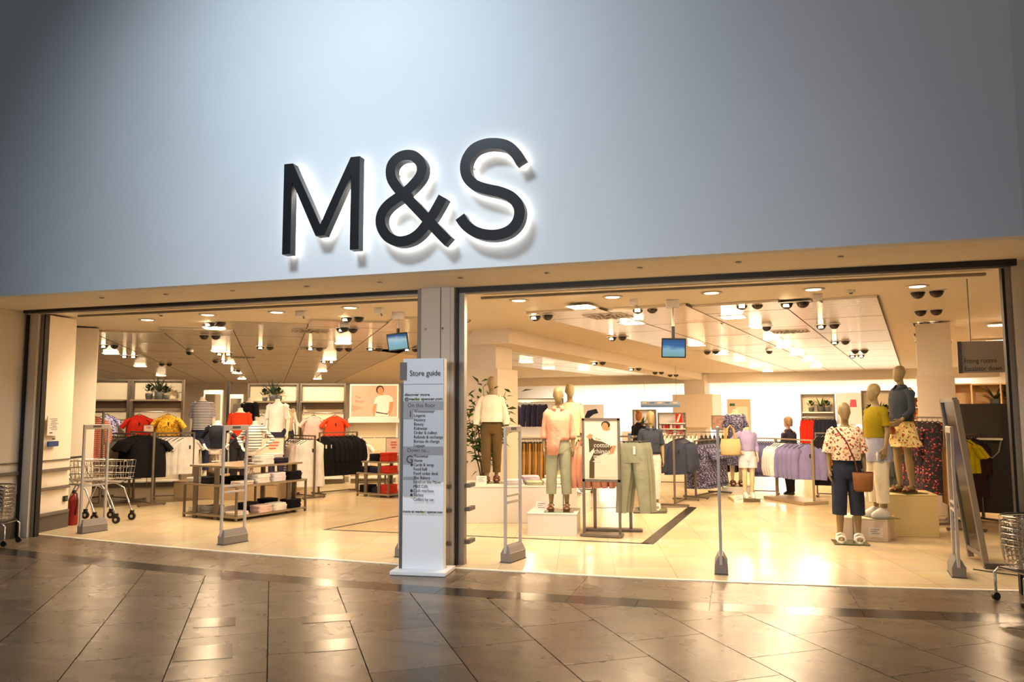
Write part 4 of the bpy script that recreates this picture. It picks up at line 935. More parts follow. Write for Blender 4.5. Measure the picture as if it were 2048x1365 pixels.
# --- blush blouse mannequin behind the poster
m = mannequin('mannequin in a blush collarless blouse standing behind the poster', -2.72, 4.6, 0.37, 0.02, ('down', 'down'), 1.0, head_yaw=0.5)
mb = MB(); upper(mb, 0.80, 0.20, 0.15, (0.195, 0.138), (0.19, 0.142), amp=0.05, nf=9); sleeves(mb, ('down', 'down'), 0.92, 0.078, 0.066, 0.07); sh = mb.build('blouse', BLUSH, m)
MB().box(0.0, -0.150, 1.12, 0.014, 0.012, 0.52).build('button_placket', CREAM2, sh)
mb = MB(); trousers(mb, 1.03, 0.12, 0.105, 0.075); mb.build('trousers', CREAM2, m); shoes(m, 'shoe', SHOEW)
# --- slate shirt, pale trousers
m = mannequin('mannequin in a slate short-sleeved shirt and pale pink trousers', -1.42, 5.05, 0.055, 0.18, ('down', 'down'), 0.915, base=(0.5, 0.42))
mb = MB(); upper(mb, 0.99, 0.182, 0.142, (0.196, 0.138), (0.182, 0.142), amp=0.03); sleeves(mb, ('down', 'down'), 0.48, 0.078, 0.078, 0.06); collar(mb); sh = mb.build('shirt', SLATE, m); sh.modifiers.new('thick', 'SOLIDIFY').thickness = 0.004
MB().box(0.085, -0.150, 1.25, 0.085, 0.008, 0.10).build('chest_pocket', SLATE, sh)
mb = MB(); trousers(mb, 1.03, 0.17, 0.102, 0.066, 0, 0.025); mb.build('trousers', PALEPINK, m); shoes(m, 'sandal', SHOEW)
# --- floral blouse, denim culottes
m = mannequin('mannequin in a floral blouse and cropped dark jeans, nearest the entrance', 1.33, 2.64, 0.036, 0.03, ('down', 'down'), 0.985, base=(0.42, 0.34), stance=0.025)
mb = MB(); upper(mb, 1.03, 0.195, 0.150, (0.200, 0.140), (0.200, 0.150), amp=0.05, nf=9); sleeves(mb, ('down', 'down'), 0.56, 0.085, 0.105, 0.07, 0.085); mb.build('blouse', FLORAL, m)
mb = MB(); trousers(mb, 1.06, 0.33, 0.106, 0.090, 0, 0.02, stance=0.03); mb.build('cropped_jeans', DENIM, m); shoes(m, 'sandal', SHOEW, 0, 0.025)
s = thing('basket_bag', 'round straw crossbody bag on the floral mannequin', 'bag', (1.50, 2.52, 0.78))
o = MB().ell([(0, 0, -0.11, 0.085, 0.045), (0, 0, -0.09, 0.105, 0.055), (0, 0, 0.02, 0.112, 0.058), (0, 0, 0.12, 0.120, 0.060)], 22, True, False).build('bag_body', STRAW, s); o.modifiers.new('thick', 'SOLIDIFY').thickness = -0.006
MB().tube([(-0.30, -0.045, 0.68), (-0.18, -0.085, 0.50), (-0.09, -0.06, 0.26), (-0.06, -0.03, 0.11)], 0.009, 6).build('strap', LEATHER, s)
MB().ell([(0, 0, 0.118, 0.122, 0.062), (0, 0, 0.130, 0.122, 0.062)], 22, False, False).build('rim', LEATHER, s)
# --- mustard top, white trousers, seen from the side
m = mannequin('mannequin in a mustard top and white trousers, turned to the left', 1.76, 3.05, 0.316, -1.15, ('down', 'down'), 0.97, base=(0.46, 0.34))
mb = MB(); upper(mb, 1.04, 0.175, 0.140, (0.190, 0.136), (0.178, 0.140), amp=0.04, nf=8); sleeves(mb, ('down', 'down'), 0.40, 0.075, 0.085, 0.07); mb.build('top', MUSTARD, m)
mb = MB(); trousers(mb, 1.06, 0.17, 0.112, 0.085, 0, 0.03); mb.build('trousers', cloth('#eae0c6'), m); shoes(m, 'shoe', SHOEW)
mb = MB(); mb.ell([(0, 0.02, 0.72, 0.205, 0.165), (0, 0.01, 0.90, 0.195, 0.150), (0, 0, 1.04, 0.165, 0.130)], 30, False, False, 0.07, 8); mb.build('tied_shirt', cloth('#9a9cb0'), m)
# --- denim jacket, yellow floral skirt on the tall plinth
m = mannequin('mannequin in a denim jacket and yellow floral skirt on the tall plinth', 2.19, 3.62, 0.588, -1.05, ('back', 'fwd'), 0.965, base=(0.50, 0.36), step=0.03)
mb = MB(); upper(mb, 0.98, 0.185, 0.148, (0.200, 0.142), (0.180, 0.140), amp=0.025); sleeves(mb, ('back', 'fwd'), 0.88, 0.078, 0.064, 0.06); collar(mb); sh = mb.build('denim_jacket', DENIMJ, m); sh.modifiers.new('thick', 'SOLIDIFY').thickness = 0.006
MB().tube([(0.150, -0.030, 0.985), (0, -0.150, 0.985), (-0.150, -0.030, 0.985)], 0.010, 6).build('waistband', DENIMJ, sh)
mb = MB(); mb.ell([(0, 0.01, 0.62, 0.245, 0.205), (0, 0.01, 0.70, 0.225, 0.188), (0, 0.008, 0.701, 0.215, 0.175), (0, 0.008, 0.85, 0.195, 0.150), (0, 0, 1.00, 0.155, 0.120)], 32, False, False, 0.06, 9); mb.build('skirt', FLORALY, m); shoes(m, 'wedge', SHOEB, 0.03)
s = thing('handbag', 'small tan leather handbag held by the denim jacket mannequin', 'bag', (1.96, 3.50, 1.44), -0.9)
MB().loft([[(-0.12, -0.03, -0.08), (0.12, -0.03, -0.08), (0.12, 0.03, -0.08), (-0.12, 0.03, -0.08)], [(-0.13, -0.04, -0.03), (0.13, -0.04, -0.03), (0.13, 0.04, -0.03), (-0.13, 0.04, -0.03)], [(-0.10, -0.02, 0.07), (0.10, -0.02, 0.07), (0.10, 0.02, 0.07), (-0.10, 0.02, 0.07)]], smooth=False).build('bag_body', mat('orange_leather', '#a4532a', 0.5), s, 0.012)
MB().prism([(-0.11, 0.072), (0.11, 0.072), (0.10, 0.0), (0, -0.03), (-0.10, 0.0)], -0.050, -0.036).build('flap', mat('cream_leather', '#cfa878', 0.5), s); MB().tube([(-0.10, 0, 0.06), (-0.06, 0, 0.16), (0.06, 0, 0.16), (0.10, 0, 0.06)], 0.007, 6).build('bag_handle', LEATHER, s)
# --- lilac shirt and shorts with a tote
m = mannequin('pale mannequin in a lilac shirt and white shorts with arm out', 0.16, 6.95, 0.085, 0.25, ('hip', 'down'), 0.83, skin=mat('mannequin_cream', '#dfc79c', 0.45), base=(0.5, 0.4), headless=True, step=0.02)
mb = MB(); upper(mb, 1.03, 0.175, 0.135, (0.195, 0.138), (0.175, 0.135), amp=0.05, nf=8); sleeves(mb, ('hip', 'down'), 0.80, 0.080, 0.072, 0.08); collar(mb); mb.build('shirt', LILAC, m)
mb = MB(); trousers(mb, 1.08, 0.64, 0.122, 0.118, 0.0, 0.05); mb.build('shorts', cloth('#ddd5dc'), m); shoes(m, 'shoe', SHOEW, 0.02)
s = thing('tote_bag', 'pale straw tote bag hanging from the lilac mannequin arm', 'bag', (-0.14, 6.74, 0.86), 0.2)
o = MB().ell([(0, 0, 0, 0.15, 0.06), (0, 0, 0.02, 0.175, 0.075), (0, 0, 0.16, 0.19, 0.08), (0, 0, 0.30, 0.16, 0.065)], 22, True, False).build('bag_body', mat('pale_straw', '#c8b07c', 0.8, bump=0.5, bscale=60), s); o.modifiers.new('thick', 'SOLIDIFY').thickness = -0.006
for yy3 in (-0.06, 0.06): MB().tube([(-0.09, yy3, 0.29), (-0.06, yy3*0.6, 0.48), (0.0, 0, 0.55), (0.06, yy3*0.6, 0.48), (0.09, yy3, 0.29)], 0.012, 6).build('bag_handle', mat('tote_strap', '#c49c5c', 0.7), s)
# --- dotted dress mannequin further back
m = mannequin('headless mannequin in a dotted wrap dress behind the lilac shirt', -0.05, 8.6, 0.15, 0.15, ('down', 'out'), 1.0, skin=MATS['mannequin_cream'], headless=True, base=(0.5, 0.4))
mb = MB(); upper(mb, 0.98, 0.17, 0.13, (0.190, 0.136), (0.165, 0.128), (0.09, 0.07), 1.452, amp=0.04, nf=8); sleeves(mb, ('down', 'out'), 0.45, 0.080, 0.098, 0.08)
mb.ell([(0, 0.01, 0.40, 0.30, 0.24), (0, 0.01, 0.70, 0.24, 0.19), (0, 0, 1.0, 0.165, 0.128)], 32, False, False, 0.07, 9); mb.build('wrap_dress', DOTTED, m); shoes(m, 'sandal', LEATHER)
# --- left wing: headless white figures on the beige plinth
HW = 'headless white torsos in the left wing'
def left_fig(label, x, y, z, rz, arms, k, tm, sl, lower, hem=0.98, loose=0.0, step=0.0, under=None):
    m = mannequin(label, x, y, z, rz, arms, k, headless=True, skin=M_SKINW, group=HW, base=(0.4, 0.34), step=step)
    mb = MB(); upper(mb, hem, 0.172+loose, 0.135+loose, (0.186+loose, 0.134+loose), (0.165+loose, 0.128+loose), (0.085, 0.07), 1.456, amp=0.03, nf=7); sleeves(mb, arms, sl, 0.072, 0.078 if sl < 0.6 else 0.05, 0.05); mb.build('top', tm, m)
    mb = MB(); trousers(mb, 1.02, 0.14, 0.102, 0.060, step, 0.02); mb.build('trousers', lower, m); return m
left_fig('headless white figure in a navy striped tee beside the left shelf bays', -10.55, 5.15, 0.36, 0.50, ('back', 'down'), 1.06, STR_NW, 0.50, cloth('#2f3650'), 0.90, 0.02)
left_fig('headless white figure in an orange tee behind the table busts', -9.42, 4.85, 0.16, 0.35, ('down', 'fwd'), 1.04, ORANGE, 0.42, CHARCOAL, 0.96)
left_fig('headless white figure in a black tee, back turned, behind the orange tee', -10.05, 6.05, 0.36, 3.0, ('down', 'down'), 1.05, BLACK, 0.48, CHARCOAL, 0.96)
left_fig('headless white figure in a white tee and dark jeans', -8.60, 4.88, 0.36, 0.20, ('down', 'down'), 1.02, WHITE, 0.45, cloth('#35324a'), 0.92)
left_fig('headless white figure in a crossed-strap camisole behind the white tee', -9.45, 6.5, 0.36, 0.3, ('out', 'out'), 0.95, cloth('#c9b49a'), 0.06, NAVY, 0.96)
def bust(label, x, y, z, rz, arms, tm):
    t = thing('torso_bust', label, 'mannequin', (x, y, z), rz, HW); t.scale = (0.83, 0.83, 0.83)
    mb = body_into(arms, True, True); mb.v = [(a, b, c-0.72) for a, b, c in mb.v]; mb.build('body', M_SKINW, t)
    mb = MB(); upper(mb, 0.98, 0.165, 0.130, (0.182, 0.132), (0.155, 0.122), (0.085, 0.07), 1.456, amp=0.025); sleeves(mb, arms, 0.88, 0.066, 0.048, 0.05); mb.v = [(a, b, c-0.72) for a, b, c in mb.v]; mb.build('long_sleeved_top', tm, t)
    MB().cyl((0, 0, 0.01), (0, 0, 0.20), 0.014, n=10).build('stand_pole', M_SKINW, t); MB().lathe((0, 0, 0), [(0.10, 0), (0.10, 0.01), (0.03, 0.018)], 18).build('stand_foot', M_SKINW, t)
BUSTS = [('white torso bust in a navy long-sleeved top on the front table', -8.50, 2.98, 0.855, 0.30, ('hip', 'hip'), cloth('#1c1d26')), ('white torso bust in a black-striped long-sleeved top on the front table', -7.62, 2.78, 0.855, 0.10, ('hip', 'hip'), STR_WB)]
for b_ in BUSTS: bust(*b_)

# ================================================================ GARMENTS ON HANGERS (origin at the rail, front faces local -y)
def hanger_into(t, w, clip=False):
    mb = MB(); mb.tube([(0, 0, -0.045), (0, 0, -0.015), (0.012, 0, 0.008), (0, 0, 0.016), (-0.012, 0, 0.006)], 0.003, 5)
    if clip: mb.tube([(-w/2, 0, -0.055), (w/2, 0, -0.055)], 0.006, 6)
    else: mb.tube([(-w*0.45, 0, -0.150), (-w*0.2, 0, -0.085), (0, 0, -0.045), (w*0.2, 0, -0.085), (w*0.45, 0, -0.150)], 0.009, 6)
    o = mb.build('hanger', M_BLACK, t)
    if clip:
        for s in (-1, 1): MB().box(s*w*0.32, -0.012, -0.068, 0.035, 0.03, 0.04).build('clip', M_BLACK, o)
def garment(name, cat, m, w=0.44, L_=0.62, sleeve=0.18, sw=0.085, flare=1.0, thick=0.045, long=False, tagged=True, coll=False, seed=0.0, name_part='fabric'):
    t = thing(name, '', cat)
    mb = MB(); h = w/2
    z0 = -0.075-L_
    mb.ell([(0, 0, z0, h*0.98*flare, thick), (0, 0, z0+L_*0.33, h*(0.92+0.08*flare)*0.98, thick*1.02), (0, 0, z0+L_*0.66, h*0.93, thick), (0, 0, -0.23, h*0.95, thick*0.95), (0, 0, -0.175, h*0.96, thick*0.8), (0, 0, -0.145, h*0.86, thick*0.62), (0, 0, -0.115, h*0.62, thick*0.6), (0, 0, -0.088, h*0.42, thick*0.6), (0, 0, -0.068, h*0.33, thick*0.6)], 26, False, False, 0.07, 7, seed)
    if sleeve > 0:
        for s in (-1, 1):
            if long: P = [(s*h*0.70, 0, -0.165), (s*h*0.96, 0, -0.225), (s*h*1.12, 0.005, -0.36), (s*h*1.16, 0.0, -0.36-sleeve*0.5), (s*h*1.12, -0.01, -0.30-sleeve)]
            else: P = [(s*h*0.68, 0, -0.160), (s*h*0.94, 0, -0.195), (s*(h+sleeve*0.50), 0, -0.195-sleeve*0.80)]
            mb.tube(P, [sw*0.62]+[sw*(0.80 if not long else 0.74)]*(len(P)-2)+[sw*(0.85 if not long else 0.55)], 12, False, 0.06, 4, 0.75 if long else 0.6)
    if coll:
        mb.ell([(0, 0, -0.085, h*0.40, thick*0.8), (0, 0, -0.045, h*0.33, thick*0.9), (0, -0.004, -0.080, h*0.48, thick*1.15)], 18, False, False)
    f = mb.build(name_part, m, t)
    hanger_into(t, w)
    if tagged: MB().box(0.02, -thick-0.014, -0.27, 0.030, 0.004, 0.075).build('price_tag', M_BLACK if m not in (BLACK, CHARCOAL) else SHOEW, t)
    return t
def hung_trousers(m, w=0.40, L_=0.92, spread=0.06, thick=0.035, tagged=True, leg=0.115, label='', seed=0.0):
    t = thing('hanging_trousers', label, 'trousers'); mb = MB(); h = w/2
    mb.ell([(0, 0, -0.34, h*1.08, thick*1.2), (0, 0, -0.20, h*1.05, thick*1.15), (0, 0, -0.07, h*0.92, thick)], 24, True, False, 0.03, 6, seed)
    for s in (-1, 1):
        mb.tube([(s*h*0.50, 0, -0.24), (s*(h*0.54+spread*0.35), 0, -0.50), (s*(h*0.58+spread*0.7), 0.004, -0.07-L_*0.75), (s*(h*0.60+spread), 0, -0.07-L_)], [leg*0.92, leg*0.86, leg*0.74, leg*0.68], 16, False, 0.04, 4, 0.42, ph=seed)
    mb.build('fabric', m, t); hanger_into(t, w*0.9, True)
    if tagged: MB().box(0.03, -0.055, -0.17, 0.032, 0.004, 0.11).build('price_tag', M_PAPER, t)
    return t
def face(x, y): return math.atan2(-x, y+8.054)
def row(t, a, b, n, rz, label, group, z=None, jit=0.05, start_used=False):
    """n copies of garment t along the rail a-b (xyz ends); the first one is t itself"""
    tr = tree(t); ang = lambda q: math.atan2(q[0], q[1]+8.054); lateral = abs(ang(a)-ang(b)) > 0.012; rising = ang(b) > ang(a)
    near = math.hypot(b[0], b[1]+8.054) < math.hypot(a[0], a[1]+8.054)
    for k in range(n):
        u = k/max(1, n-1); p = (a[0]+(b[0]-a[0])*u, a[1]+(b[1]-a[1])*u, a[2]+(b[2]-a[2])*u); r = rz+random.uniform(-jit, jit)
        lb = label(k) if callable(label) else label
        if n > 1 and not lb.startswith(('front ', 'foremost ')):
            idx = (k if rising else n-1-k) if lateral else (n-1-k if near else k)
            lb += f', {NTH[idx]} from the {"left" if lateral else "front"}'
        if k == 0 and not start_used: t.location = p; t.rotation_euler = (0, 0, r); t['label'] = lb; t['group'] = group
        else: dup(tr, p, r, lb, group)
def rail_rack(name, label, a, b, h, foot=0.5, feet=True, plat=False, m=None, group=None):
    """straight clothes rack from a to b (floor points) with a rail at height h"""
    m = m or M_BRONZE; A, B = Vector(a), Vector(b); c = (A+B)/2; d = (B-A); L_ = max(d.length, 0.2); rz = math.atan2(d.y, d.x)
    t = thing(name, label, 'clothes rack', (c.x, c.y, 0), rz, group)
    for s in (-1, 1): MB().box(s*(L_/2+0.03), 0, h/2+0.01, 0.026, 0.036, h).build('upright', m, t)
    MB().box(0, 0, h+0.012, L_+0.09, 0.03, 0.025).build('rail', m, t)
    if plat: MB().box(0, 0, 0.030, L_+0.16, foot, 0.055).build('base_platform', m, t, 0.006)
    elif feet:
        for s in (-1, 1): MB().box(s*(L_/2+0.03), 0, 0.028, 0.05, foot, 0.03).build('foot', m, t)
        MB().box(0, 0, 0.05, L_+0.02, 0.03, 0.02).build('lower_rail', m, t)
        for s in (-1, 1):
            for q in (-1, 1): MB().lathe((s*(L_/2+0.03), q*foot*0.45, 0), [(0.012, 0), (0.012, 0.014)], 8).build('glide', M_BLACK, t)
    return t
# ---- right wing rails
rail_rack('clothes_rack', 'low rack of khaki trousers behind the folded jeans', (-4.28, 6.84), (-3.67, 7.01), 1.11)
g = hung_trousers(KHAKI, 0.36, 0.78, 0.02, 0.03, False); row(g, (-4.20, 6.86, 1.11), (-3.75, 6.99, 1.11), 5, 1.75, 'khaki trousers hanging edge-on behind the pink-shirted mannequin', 'khaki trousers behind the plinth')
g = hung_trousers(cloth('#c79a5c'), 0.36, 0.78, 0.02, 0.03, False); row(g, (-4.15, 6.87, 1.11), (-3.70, 7.0, 1.11), 5, 1.75, 'tan trousers hanging edge-on behind the pink-shirted mannequin', 'tan trousers behind the plinth')
rk = thing('clothes_rack', 'two-armed taupe rack behind the poster, holding chinos and pink blouses', 'clothes rack', (-1.78, 2.80, 0), 0.16)
for x in (-0.20, 0.30): MB().box(x, 0, 0.66, 0.045, 0.03, 1.30).build('upright', M_BRONZE, rk)
MB().box(0.05, 0, 0.022, 0.82, 0.16, 0.028).build('foot', M_BRONZE, rk); MB().box(-0.02, 0, 1.325, 0.86, 0.03, 0.025).build('rail', M_BRONZE, rk)
MB().box(0.34, -0.20, 1.325, 0.025, 0.42, 0.025).build('front_arm', M_BRONZE, rk)
g = garment('hanging_blouse', 'blouse', SALMON, 0.42, 0.62, 0.40, 0.10, 1.1, 0.05, True, False, seed=0.5)
row(g, (-2.20, 2.73, 1.322), (-1.72, 2.81, 1.322), 7, 1.60, 'salmon pink blouse hanging edge-on behind the poster', 'salmon blouses behind the poster', jit=0.12)
g = hung_trousers(cloth('#a3a68d'), 0.36, 0.95, 0.055, 0.04, True, 0.108)
for i, (yy4, lab) in enumerate(((2.47, 'front pair of sage green chinos facing out beside the poster'), (2.56, 'second pair of sage green chinos, just behind the front pair'), (2.65, 'rear pair of sage green chinos beside the poster'))):
    if i == 0: trg = tree(g); g.location = (-1.40, yy4, 1.322); g.rotation_euler = (0, 0, 0.12); g['label'] = lab; g['group'] = 'sage chinos'
    else: dup(trg, (-1.40+0.035*i, yy4, 1.322), 0.12+0.03*i, lab, 'sage chinos')
rail_rack('clothes_rack', 'rack of navy shirts behind the slate-shirted mannequin', (-1.10, 5.85), (-0.98, 6.75), 1.22)
g = garment('hanging_shirt', 'shirt', cloth('#343a4c'), 0.46, 0.60, 0.34, 0.10, 1.0, 0.05, True, True)
row(g, (-1.08, 5.98, 1.22), (-1.0, 6.62, 1.22), 6, 0.55, 'navy shirt hanging to the right of the slate mannequin', 'navy shirts by the slate mannequin')
rail_rack('clothes_rack', 'short rack of dotted navy dresses right of the slate mannequin', (-0.80, 7.20), (-0.40, 8.2), 1.085, plat=False)
g = garment('hanging_dress', 'dress', DOTTED, 0.44, 0.84, 0.20, 0.10, 1.12, 0.06, False)
row(g, (-0.76, 7.32, 1.085), (-0.44, 8.08, 1.085), 7, 0.20, 'dotted navy dress on the short rack', 'dotted navy dresses')
rail_rack('clothes_rack', 'long rack of cream and dark garments behind the dotted dresses', (-1.80, 9.86), (0.10, 9.96), 1.18)
g = garment('hanging_garment', 'top', CREAM2, 0.42, 0.86, 0.30, 0.09, 1.05, 0.04, True, seed=1.0); row(g, (-1.72, 9.86, 1.18), (-0.92, 9.91, 1.18), 10, 1.45, 'cream garment hanging edge-on behind the slate mannequin', 'cream garments on the long rack')
g = garment('hanging_garment', 'top', CHARCOAL, 0.42, 0.80, 0.30, 0.09, 1.05, 0.04, True, seed=1.6); row(g, (-0.80, 9.92, 1.18), (0.04, 9.96, 1.18), 10, 1.45, 'dark garment hanging edge-on left of the lilac mannequin', 'dark garments on the long rack')
rail_rack('clothes_rack', 'rack of violet-navy shirts behind the lilac mannequin', (0.30, 8.44), (0.72, 8.43), 1.10)
g = garment('hanging_shirt', 'shirt', PURPLE, 0.44, 0.68, 0.36, 0.10, 1.0, 0.05, True, True); row(g, (0.36, 8.44, 1.10), (0.66, 8.43, 1.10), 7, 0.85, 'violet-navy shirt hanging right of the lilac mannequin', 'violet shirts')
rk = rail_rack('clothes_rack', 'lilac shirt rack on a broad pale platform', (0.70, 7.52), (1.26, 6.74), 1.13, 0.55, plat=True, m=mat('pale_taupe_metal', '#a08d6d', 0.45, metal=0.2))
g = garment('hanging_shirt', 'shirt', WHITE, 0.44, 0.62, 0.38, 0.10, 1.0, 0.05, True, True); row(g, (0.72, 7.52, 1.13), (0.84, 7.34, 1.13), 4, 0.35, 'white shirt hanging at the rear of the lilac shirt rack', 'white shirts on the lilac rack')
g = garment('hanging_shirt', 'shirt', cloth('#7f7ba6'), 0.42, 0.62, 0.40, 0.105, 1.0, 0.045, True, True)
row(g, (0.92, 7.22, 1.13), (1.22, 6.79, 1.13), 5, -0.06, lambda k: 'foremost lilac shirt, facing the entrance on the rack' if k == 4 else 'lilac shirt hanging behind the foremost one', 'lilac shirts')
rail_rack('clothes_rack', 'rack of black garments left of the floral mannequin', (1.50, 8.18), (2.09, 8.11), 1.22)
g = garment('hanging_garment', 'top', BLACK, 0.44, 0.92, 0.30, 0.09, 1.05, 0.05, True); row(g, (1.52, 8.18, 1.22), (1.80, 8.15, 1.22), 7, 0.95, 'black garment hanging left of the floral mannequin', 'black garments left of the floral mannequin')
g = garment('hanging_garment', 'top', cloth('#d5661f'), 0.40, 0.70, 0.30, 0.09, 1.05, 0.04, True); row(g, (1.87, 8.14, 1.22), (1.87, 8.14, 1.22), 1, 0.95, 'bright orange garment among the black ones', 'orange garment')
g = garment('hanging_garment', 'top', cloth('#1d2026'), 0.44, 0.90, 0.30, 0.09, 1.05, 0.05, True); row(g, (1.92, 8.13, 1.22), (2.06, 8.11, 1.22), 4, 0.95, 'dark navy garment just behind the floral mannequin', 'navy garments behind the floral mannequin')
rail_rack('clothes_rack', 'rack of dark garments far behind the floral mannequin', (2.14, 9.32), (2.86, 9.21), 1.20)
g = garment('hanging_garment', 'top', cloth('#26313a'), 0.44, 0.92, 0.30, 0.09, 1.05, 0.05, True); row(g, (2.18, 9.31, 1.20), (2.80, 9.22, 1.20), 9, 1.1, 'dark teal garment hanging between floral and mustard mannequins', 'dark teal garments')
rail_rack('clothes_rack', 'rack of grey denim garments behind the mustard mannequin', (2.34, 6.36), (2.66, 6.30), 1.20)
g = garment('hanging_garment', 'top', cloth('#4a5055'), 0.44, 0.74, 0.32, 0.09, 1.05, 0.05, True); row(g, (2.38, 6.35, 1.20), (2.62, 6.31, 1.20), 6, 0.9, 'grey denim garment hanging behind the mustard mannequin', 'grey denim garments')
rail_rack('clothes_rack', 'tall rack of black floral dresses behind the denim jacket mannequin', (2.62, 5.32), (2.92, 4.62), 1.56)
g = garment('hanging_dress', 'dress', FLORALB, 0.46, 1.06, 0.34, 0.10, 1.25, 0.07, True, seed=0.7); row(g, (2.70, 5.22, 1.56), (2.88, 4.74, 1.56), 5, -0.25, lambda k: 'foremost black floral dress beside the denim jacket mannequin' if k == 4 else 'black floral dress hanging behind the foremost one', 'black floral dresses')
rail_rack('clothes_rack', 'rack of brown trousers beside the right gate', (3.02, 4.10), (3.06, 4.92), 1.30)
g = hung_trousers(KHAKI, 0.38, 0.92, 0.02, 0.035, False, seed=0.4); row(g, (3.02, 4.16, 1.30), (3.04, 4.50, 1.30), 5, 0.75, 'khaki trousers hanging right of the floral dresses', 'khaki trousers by the right column')
g = hung_trousers(cloth('#5a4024'), 0.38, 0.92, 0.02, 0.035, False, seed=0.9); row(g, (3.04, 4.58, 1.30), (3.06, 4.88, 1.30), 4, 0.75, 'brown trousers hanging right of the floral dresses', 'brown trousers by the right column')
rail_rack('clothes_rack', 'rack of yellow and plum garments beside the dark mirror stand', (3.22, 5.00), (3.55, 5.30), 1.30)
g = garment('hanging_garment', 'top', YELLOW, 0.40, 0.50, 0.18, 0.09, 1.05, 0.04); row(g, (3.26, 5.04, 1.30), (3.34, 5.11, 1.30), 2, 0.3, 'bright yellow top hanging beside the dark mirror stand', 'yellow tops on the right')
g = garment('hanging_garment', 'top', cloth('#3a262c'), 0.42, 0.86, 0.30, 0.09, 1.05, 0.04, True); row(g, (3.41, 5.17, 1.30), (3.52, 5.27, 1.30), 3, 0.3, 'plum garment hanging beside the dark mirror stand', 'plum garments on the right')
# ---- left wing rails
rail_rack('clothes_rack', 'rack of pale pink and grey tops behind the trolleys', (-12.10, 4.22), (-11.12, 3.96), 1.26)
g = garment('hanging_garment', 'top', ROSE, 0.44, 0.74, 0.30, 0.09, 1.0, 0.05, True); row(g, (-12.02, 4.20, 1.26), (-11.66, 4.10, 1.26), 6, 1.35, 'dusty pink top hanging left of the black tees', 'dusty pink tops')
g = garment('hanging_garment', 'top', GREYC, 0.44, 0.78, 0.26, 0.09, 1.0, 0.05, True); row(g, (-11.58, 4.08, 1.26), (-11.20, 3.98, 1.26), 7, 1.25, 'grey top hanging just left of the black tees', 'grey tops left of the black tees')
g = garment('hanging_dress', 'dress', STR_RED, 0.44, 0.82, 0.26, 0.10, 1.0, 0.06, True); row(g, (-11.37, 3.20, 1.68), (-11.37, 3.20, 1.68), 1, 0.75, 'red patterned shirt dress hanging behind the left gate', 'red dress')
s = rail_rack('clothes_rack', 'tall single rack carrying the red patterned dress', (-11.60, 3.22), (-11.14, 3.18), 1.68)
rail_rack('clothes_rack', 'rack of black tees on slim legs in the left wing', (-11.02, 3.78), (-10.22, 3.44), 1.31)
g = garment('hanging_tee', 't-shirt', BLACK, 0.62, 0.74, 0.17, 0.10, 1.0, 0.05, tagged=False)
row(g, (-10.86, 3.74, 1.31), (-10.40, 3.52, 1.31), 5, 0.70, lambda k: 'front black tee facing out on the slim-legged rack' if k == 4 else 'black tee hanging behind the front one', 'black tees in the left wing')
rail_rack('clothes_rack', 'rack of white tees right of the black tees', (-10.98, 4.42), (-10.48, 4.80), 1.26)
g = garment('hanging_tee', 't-shirt', WHITE, 0.46, 0.72, 0.16, 0.09, 1.0, 0.05); row(g, (-10.94, 4.45, 1.26), (-10.54, 4.75, 1.26), 6, 0.95, lambda k: 'front white tee with black tag right of the black tees' if k == 5 else 'white tee hanging right of the black tees', 'white tees right of the black tees')
rail_rack('clothes_rack', 'rack of white and striped tops behind the front table', (-8.76, 5.60), (-7.98, 5.22), 1.20)
g = garment('hanging_garment', 'top', STR_WB, 0.42, 0.80, 0.24, 0.09, 1.0, 0.05, True); row(g, (-8.70, 5.57, 1.20), (-8.52, 5.48, 1.20), 3, 1.1, 'striped top hanging beside the red-lettered sign', 'striped tops on the rack')
g = garment('hanging_garment', 'top', cloth('#e5cfc4'), 0.42, 0.82, 0.24, 0.09, 1.0, 0.05, True); row(g, (-8.45, 5.45, 1.20), (-8.33, 5.39, 1.20), 3, 1.0, 'pale blush top hanging between stripes and white', 'blush tops on the rack')
g = garment('hanging_garment', 'top', WHITE, 0.50, 0.90, 0.0, 0.09, 1.1, 0.07); row(g, (-8.26, 5.36, 1.20), (-8.06, 5.26, 1.20), 3, 0.65, lambda k: 'foremost long white sleeveless top facing out' if k == 2 else 'long white top behind the foremost one', 'long white tops')
rail_rack('clothes_rack', 'rack of black tops right of the white ones', (-8.22, 5.88), (-7.82, 6.62), 1.24)
g = garment('hanging_garment', 'top', BLACK, 0.46, 0.80, 0.30, 0.10, 1.05, 0.06, True); row(g, (-8.18, 5.95, 1.24), (-7.86, 6.55, 1.24), 7, 0.85, 'black top hanging right of the long white tops', 'black tops in the left wing')

